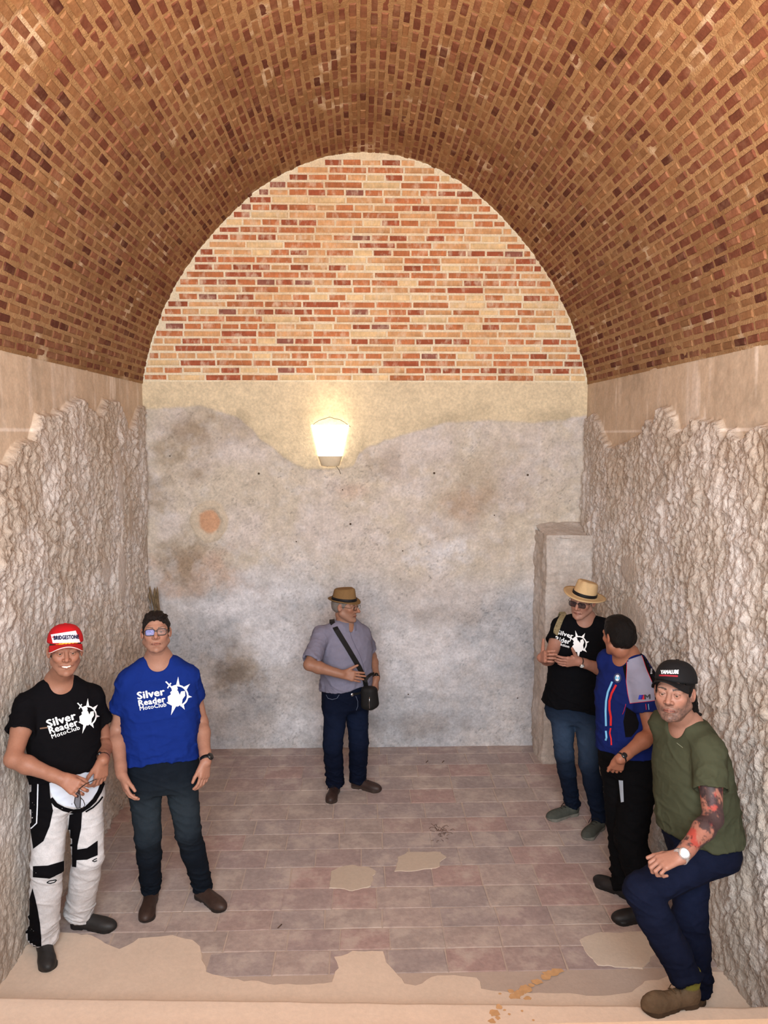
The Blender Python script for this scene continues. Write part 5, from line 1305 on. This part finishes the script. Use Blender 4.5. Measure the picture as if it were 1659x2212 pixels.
# ---------------- man in the straw hat
yw = -.30; nk = PY(1264, 1330, 5.52); hp = PY(1241, 1526, 5.52)
fR = foot((1182, 1774), (1246, 1758)); fL = foot((1262, 1817), (1300, 1786))
sR, sL = sh_px(nk, yw, (1215, 1354), (1302, 1358)); eR = isect(sR, 1186, 1424, .28, True); wR = eR+nz(np.array([-.10, -1., .12]))*.22
wR = isect(eR, 1170, 1421, .24, True)
eL = isect(sL, 1312, 1450, .30, True); wL = isect(eL, 1254, 1430, .25, True)
hR, hL = hips(hp, yw, .09); aR, aL = ank(fR), ank(fL); hcD = PY(1258, 1298, 5.46); FD = headframe(-.62, .10, -.10)
D = person(dict(label='man in a straw hat and black t-shirt talking with both hands raised', neck=nk, hip=hp, yaw=yw, bw=1.10, belly=.02,
    face=(-.62, .10, -.10), head=hcD, hs=1.0, skin=(186, 134, 114), brow=(140, 126, 116), browd=.4, stubble=((150, 128, 116), .2), scalp=(190, 186, 182), heavy=.003,
    J=dict(shR=sR, shL=sL, elR=eR, elL=eL, wrR=wR, wrL=wL, hiR=hR, hiL=hL, knR=PY(1218, 1628, 5.46), knL=PY(1272, 1650, 5.40), anR=aR, anL=aL),
    handR=((.10, -.85, .32), (.85, .15, -.1), dict(curls=(.55, .65, .7, .75), thumb=(.45, .85, -.1), tcurl=.05)),
    handL=((-.96, -.12, .02), (-.1, .85, .3), dict(curls=(.25, .3, .35, .4), thumb=(.5, .85, -.1), tcurl=.0)),
    hem=.01, shirtc=(12, 12, 15), shirtn='t_shirt', slv=dict(R=.52, L=.62), slr=.072, seed=31, fold=.006, loose=.014, wave=.02, flare=.012, leg=(.090, .066, .052), jeans=((19, 27, 43), (54, 70, 92)),
    feet=(fR, fL), shoe='sneaker', shoekey='D', bootH=.09, hair=dict(c=(196, 194, 190), t=.008, maxz=.046), hf=.0032))
ts = bvh(D['shirt']); X = crop(1100, 1220, 4.74)
fedora(hcD, FD, 1.0, (198, 168, 126), (22, 21, 24), D['root'], .064, .112, -.12, -.14, .010, .042)
glasses(hcD, FD, 1.0, D['root'], M_lensd, .027, .018, .0020)
text_decal('lettering', 'Silver', *X((486, 710), (648, 752)), 9.5, ts, M_print, D['shirt'], .022)
text_decal('lettering', 'Rider', *X((468, 778), (618, 812)), 10., ts, M_print, D['shirt'], .022)
text_decal('lettering', 'Redaktion', *X((440, 800), (612, 852)), 5.6, ts, M_print, D['shirt'], .022)
rider_logo(1100+712/4.74, 1220+812/4.74, 16.5, ts, D['shirt'], .25, 1.)
wt = watch(wL, eL, D['root'], band=(40, 32, 30), face=(214, 214, 210), bezel=M_steel, r=.029, off=.0, fr_=.017, up=(-.2, -1, -.5))
st = empty('shoulder_strap', A3(sR)+[.04, 0, .02]); tag(st, 'camouflage bag strap over the right shoulder of the man in the straw hat', 'strap'); pts = []; nn = []
for px, py in X((622, 446), (590, 480), (560, 520), (530, 570), (508, 620), (490, 670), (478, 712), (466, 760)):
    r_ = cast(ts, px, py, .008)
    if r_: pts.append(r_[0]); nn.append(r_[1])
hp_, ax_, lat_, fr_v, g_ = D['frame']; pts = [pts[0]+A3([0, .09, -.04]), pts[0]+A3([0, .045, .006])]+pts; nn = [nz(A3([0, 1, 1.])), A3([0, .2, 1.])]+nn
pts.append(A3(sR)-ax_*.22+fr_v*.02+lat_*(-.0)); nn.append(-lat_); nn = [nz(sum(nn[max(0, i-1):i+2])) for i in range(len(nn))]
reparent(ribbon('strap_webbing', pts, .042, .004, M_strapc, None, nn), st)
# ---------------- man in the blue and grey jersey
yw = -1.02; nk = PY(1352, 1407, 4.62); hp = PY(1360, 1640, 4.62)
fL = foot((1322, 1994), (1400, 1986)); fR = foot((1282, 1906), (1346, 1934))
sR, sL = sides(nk, yw, 1., .13, .09); sL = PY(1386, 1470, nk[1]-.14); eL = isect(sL, 1408, 1586, .30, False); wL = isect(eL, 1344, 1636, .25, True)
eR = sR+np.array([.11, .06, -.27]); wR = eR+np.array([.08, .02, -.22]); hR, hL = hips(hp, yw, .085); aR, aL = ank(fR), ank(fL)
hcE = PY(1336, 1376, 4.60); FE = headframe(-2.78, .08, .0)
E_ = person(dict(label='dark-haired man in a blue and grey jersey and black trousers, turned away, hand in pocket', neck=nk, hip=hp, yaw=yw, bw=1.0, belly=.03,
    face=(-2.78, .08, 0), head=hcE, hs=.98, skin=(174, 114, 88), scalp=(40, 34, 32), heavy=.002,
    J=dict(shR=sR, shL=sL, elR=eR, elL=eL, wrR=wR, wrL=wL, hiR=hR, hiL=hL, knR=PY(1345, 1785, 4.66), knL=PY(1362, 1812, 4.52), anR=aR, anL=aL),
    handR=((-.1, -.1, -.95), (.4, -.8, 0), {}), handL=((-.12, .42, -.88), (.2, .9, .3), dict(curls=(.5, .5, .5, .5), thumb=(.9, .3, -.1), sc=.92)),
    hem=.07, shirtn='jersey', slv=.60, slr=.070, seed=41, fold=.006, loose=.008, wave=.02, leg=(.112, .092, .090), tfold=.009,
    paint_shirt=lambda V, N: np.repeat(lin((22, 33, 88))[None], len(V), 0), paint_trousers=lambda V, N: np.repeat(lin((12, 12, 14))[None], len(V), 0),
    feet=(fR, fL), shoe='plain', shoekey='E', bootH=.10, hair=dict(c=(17, 13, 12), c2=(26, 21, 19), t=.014, top=True, low=.02)))
ts = bvh(E_['shirt']); X = crop(1250, 1300, 4.056); sh = E_['shirt']
poly_decal('grey_panel', [X((425, 512), (552, 470), (592, 590), (640, 700), (664, 790), (666, 868), (450, 890), (430, 800), (418, 700), (424, 600))], ts, m_greyp, sh)
poly_decal('black_panel', [X((330, 535), (430, 500), (425, 512), (424, 600), (416, 690), (398, 620), (384, 548)), X((552, 470), (520, 455), (545, 430), (600, 480), (655, 590), (700, 700), (705, 850), (690, 890), (668, 868), (664, 790), (640, 700), (592, 590)), X((418, 920), (500, 975), (528, 1060), (520, 1110), (460, 1185), (410, 1185), (392, 1050))], ts, m_blk, sh)
reds = [line_poly(X((424, 520), (422, 600), (418, 700), (430, 800), (450, 890), (666, 866)), .9), line_poly(X((552, 472), (592, 590), (640, 700)), .9), line_poly(X((415, 895), (400, 950), (385, 985)), .8), line_poly(X((588, 895), (592, 945)), 1.), line_poly(X((330, 728), (292, 800), (272, 870), (272, 940), (284, 1010), (283, 1085)), 4.6), line_poly(X((283, 1105), (274, 1150), (286, 1200), (288, 1255)), 3.2)]
for q_ in reds: poly_decal('red_stripe', q_, ts, m_redp, sh, .0042, 4.)
for q_ in (line_poly(X((296, 700), (258, 790), (242, 870), (238, 960), (242, 1088)), 4.2), line_poly(X((240, 1130), (246, 1190), (238, 1215)), 4.), line_poly(X((610, 895), (616, 945)), 1.2)): poly_decal('light_blue_stripe', q_, ts, m_bluep, sh, .0042, 4.)
rc = X((342, 668))[0]; poly_decal('roundel', [circle(rc[0], rc[1], 8.3, 10.6)], ts, flat('roundel ring', (60, 66, 96)), sh, .0045, 3.)
poly_decal('roundel_quarters', [[rc]+[(rc[0]+5.2*math.cos(a0+i*PI/8), rc[1]-6.8*math.sin(a0+i*PI/8)) for i in range(5)] for a0 in (.7, .7+PI)], ts, m_wht, sh, .0060, 3.)
poly_decal('roundel_quarters', [[rc]+[(rc[0]+5.2*math.cos(a0+i*PI/8), rc[1]-6.8*math.sin(a0+i*PI/8)) for i in range(5)] for a0 in (.7+PI/2, .7+1.5*PI)], ts, m_bluep, sh, .0060, 3.)
for c_, a, b in ((flat('blue bar', (40, 60, 170)), 522, 545), (flat('purple bar', (70, 30, 110)), 542, 560), (m_redp, 558, 578)):
    poly_decal('sleeve_bar', [X((a+10, 816), (b+10, 816), (b, 856), (a, 856))], ts, c_, sh, .0045, 3.)
text_decal('lettering', 'M', *X((580, 854), (626, 850)), 9.4, ts, flat('grey letter', (58, 58, 66)), sh, .03, None, 3., .0060)
text_decal('lettering', 'BMW', *X((640, 632), (642, 585)), 3.6, ts, m_wht, sh, .02, (-1, .1), 3., .0050)
poly_decal('reflective_strip', [X((352, 1562), (390, 1566), (397, 1752), (372, 1757))], bvh(E_['trousers']), flat('grey reflective strip', (170, 182, 196), .4), E_['trousers'], .003)
watch(wL, eL, E_['root'], r=.029, off=.0, fr_=.016, up=(-.7, -.8, 0))
# ---------------- man in the olive t-shirt
yw = -1.28; nk = PY(1480, 1552, 3.64); hp = PY(1514, 1812, 3.64)
zf = .252; fL = foot((1388, 2190), (1476, 2172), zf, .29); aR_ = PY(1506, 2146, 3.66); d_ = nz(np.array([-.62, -.6, 0])); he = aR_*[1, 1, 0]-d_*.06; fR = (he, he+d_*.27)
sR, sL = sides(nk, yw, 1., .145, .08); sL = PY(1530, 1620, nk[1]-.15); eL = isect(sL, 1540, 1768, .30, True); wL = isect(eL, 1474, 1846, .25, True)
eR = sR+np.array([.12, .03, -.28]); wR = eR+np.array([.05, -.06, -.24]); hR, hL = hips(hp, yw, .085); aR, aL = ank(fR), ank(fL, zf, .11)
kL = isect(hL, 1386, 1925, .42, True); hcF = PY(1456, 1497, 3.56); FF_ = headframe(-.62, -.08, .03)
def tattoo(V, col):
    e, w = A3(eL), A3(wL); s = A3(sL); d = nz(w-e); t = (V-e)@d; m1 = (np.linalg.norm(V-e-np.clip(t, -.02, .25)[:, None]*d, axis=1) < .062)*sst(.255, .225, t)*(t > -.06)
    d2 = nz(s-e); t2 = (V-e)@d2; m2 = (np.linalg.norm(V-e-np.clip(t2, 0, .25)[:, None]*d2, axis=1) < .07)*(t2 > -.02)*(t2 < .24); m = np.maximum(m1, m2)
    a = fbm(V[:, 0]*16, V[:, 1]*16, V[:, 2]*16, 4, 77, .6); b = fbm(V[:, 0]*24, V[:, 1]*24, V[:, 2]*20, 4, 78, .6); ln_ = abs(fbm(V[:, 0]*30, V[:, 1]*30, V[:, 2]*30, 3, 79))
    c = mixc(col, m*.35, lin((150, 78, 66))); c = mixc(c, m*sst(.02, .25, b)*.75, lin((164, 50, 44))); c = mixc(c, m*sst(-.02, .14, a)*.88, lin((40, 38, 44))); return mixc(c, m*sst(.045, .015, ln_)*.7, lin((34, 30, 34)))
Fm = person(dict(label='bearded man in an olive t-shirt and black cap leaning on the right wall, tattooed forearm', neck=nk, hip=hp, yaw=yw, bw=1.12, belly=.045,
    face=(-.60, -.14, .03), head=hcF, hs=1.03, gaze=CAM, skin=(186, 136, 116), brow=(44, 34, 30), browd=.9, stubble=((62, 52, 50), .85), scalp=(30, 26, 26), heavy=.006, nr=.066, arm=1.05, paint_body=tattoo,
    J=dict(shR=sR, shL=sL, elR=eR, elL=eL, wrR=wR, wrL=wL, hiR=hR, hiL=hL, knR=PY(1492, 1985, 3.64), knL=kL, anR=aR, anL=aL),
    handR=((.0, -.1, -.95), (.4, -.8, 0), {}), handL=((-.92, -.12, -.22), (.10, .25, -.95), dict(curls=(.95, 1.05, 1.1, 1.2), thumb=(.75, .6, .2), tcurl=.4, sc=1.05)),
    hem=.04, hslant=(0, .22), tend=dict(L=.87, R=.95), shirtc=(66, 68, 52), shirtn='t_shirt', slv=.60, slr=.076, seed=51, fold=.007, loose=.012, wave=.03, leg=(.106, .080, .072), jeans=((17, 21, 38), (22, 28, 50)), tfold=.008,
    feet=(fL, fR), fz=(zf, 0), shoe='boot', shoekey='F', bootH=(.145, .12), hair=dict(c=(17, 14, 14), t=.012, rough=2., locks=[((-.05, -.085, -.03), (-.058, -.115, -.095), .03, .018), ((0, -.10, -.03), (.01, -.125, -.10), .032, .018), ((.05, -.085, -.03), (.066, -.112, -.088), .03, .016), ((.072, -.05, -.01), (.082, -.088, -.080), .018, .012), ((.06, -.095, -.06), (.085, -.128, -.10), .018, .010)], low=.10)))
X = crop(1250, 1300, 4.056)
cp, brm, CP = cap(None, hcF, headframe(-.74, -.14, .03), 1.06, (22, 21, 23), (20, 19, 21), None, -.06, .0, .060, Fm['root'], .018)
tc = bvh(cp)
text_decal('lettering', 'YAMALUBE', *X((722, 632), (872, 630)), 7.6, tc, M_print, cp, .05, (.08, -1), 3., .005)
poly_decal('red_underline', line_poly(X((708, 646), (760, 646), (868, 652)), 3.4), tc, flat('red underline', (150, 36, 48)), cp, .004, 3.)
M_silver = material('white metal bracelet', (226, 224, 226), rough=.25, cvar=0, bump=0, metal=.7)
watch(wL, eL, Fm['root'], band=M_silver, face=(222, 220, 224), bezel=M_silver, r=.031, off=-.012, fr_=.024, up=(.05, -.72, .70))
poly_decal('chest_mark', line_poly(X((862, 1236), (915, 1278)), 1.2), bvh(Fm['shirt']), flat('grey mark', (130, 132, 112)), Fm['shirt'])
reparent(disc(PY(1524, 1834, 3.50), (-.3, -.9, .2), .006, .003, M_steel, 'trouser_rivet', None), Fm['trousers'])
# ---------------- dried reeds in the corner, twigs on the floor
rr = random.Random(3); M_reed = material('dried reeds', (128, 108, 82), rough=.95, cvar=.2, cscale=60, bump=.3)
rd = empty('dried_reed_bundle', (XL+.30, 6.84, 0)); tag(rd, 'bundle of dried reeds standing in the back left corner', 'dried plant')
for i in range(12):
    px = 316+rr.random()*27; py = 1272+rr.random()*26; tip = PY(px, py, 6.84+rr.uniform(-.03, .05)); b = np.array([XL+.28+rr.uniform(-.03, .03), 6.86+rr.uniform(-.03, .03), .0]); m_ = b*.4+tip*.6+[rr.uniform(-.01, .01), 0, 0]
    stm = tubes('stem', [([b, m_, tip], [.004, .004, .0035]), ([tip-(tip-m_)*.12, tip-(tip-m_)*.04, tip, tip+[0, 0, .03]], [.004, .009, .008, .002])], M_reed, None, True, 5); reparent(stm, rd)
M_twig = material('dry twigs', (92, 66, 52), rough=.95, cvar=.2, bump=0)
tw = []; c0 = FL(952, 1800)
for i in range(34):
    a = rr.uniform(0, 2*PI); q = c0+[rr.gauss(0, .035), rr.gauss(0, .06), .004]; l = rr.uniform(.02, .05); m_ = q+[math.cos(a+1)*l*.5, math.sin(a+1)*l*.5, rr.uniform(.0, .012)]; tw.append(([q, m_, m_+np.array([math.cos(a)*l*.5, math.sin(a)*l*.5, 0])], .0012))
for px, py in ((920, 1648), (955, 1648), (600, 2006)): q = FL(px, py)+[0, 0, .003]; tw.append(([q, q+[.02, .03, .004]], .003))
t_ = tubes('twig_litter', tw, M_twig, None, True, 4); tag(t_, 'small scatter of dry twigs on the tiled floor', 'twigs', None, 'stuff')
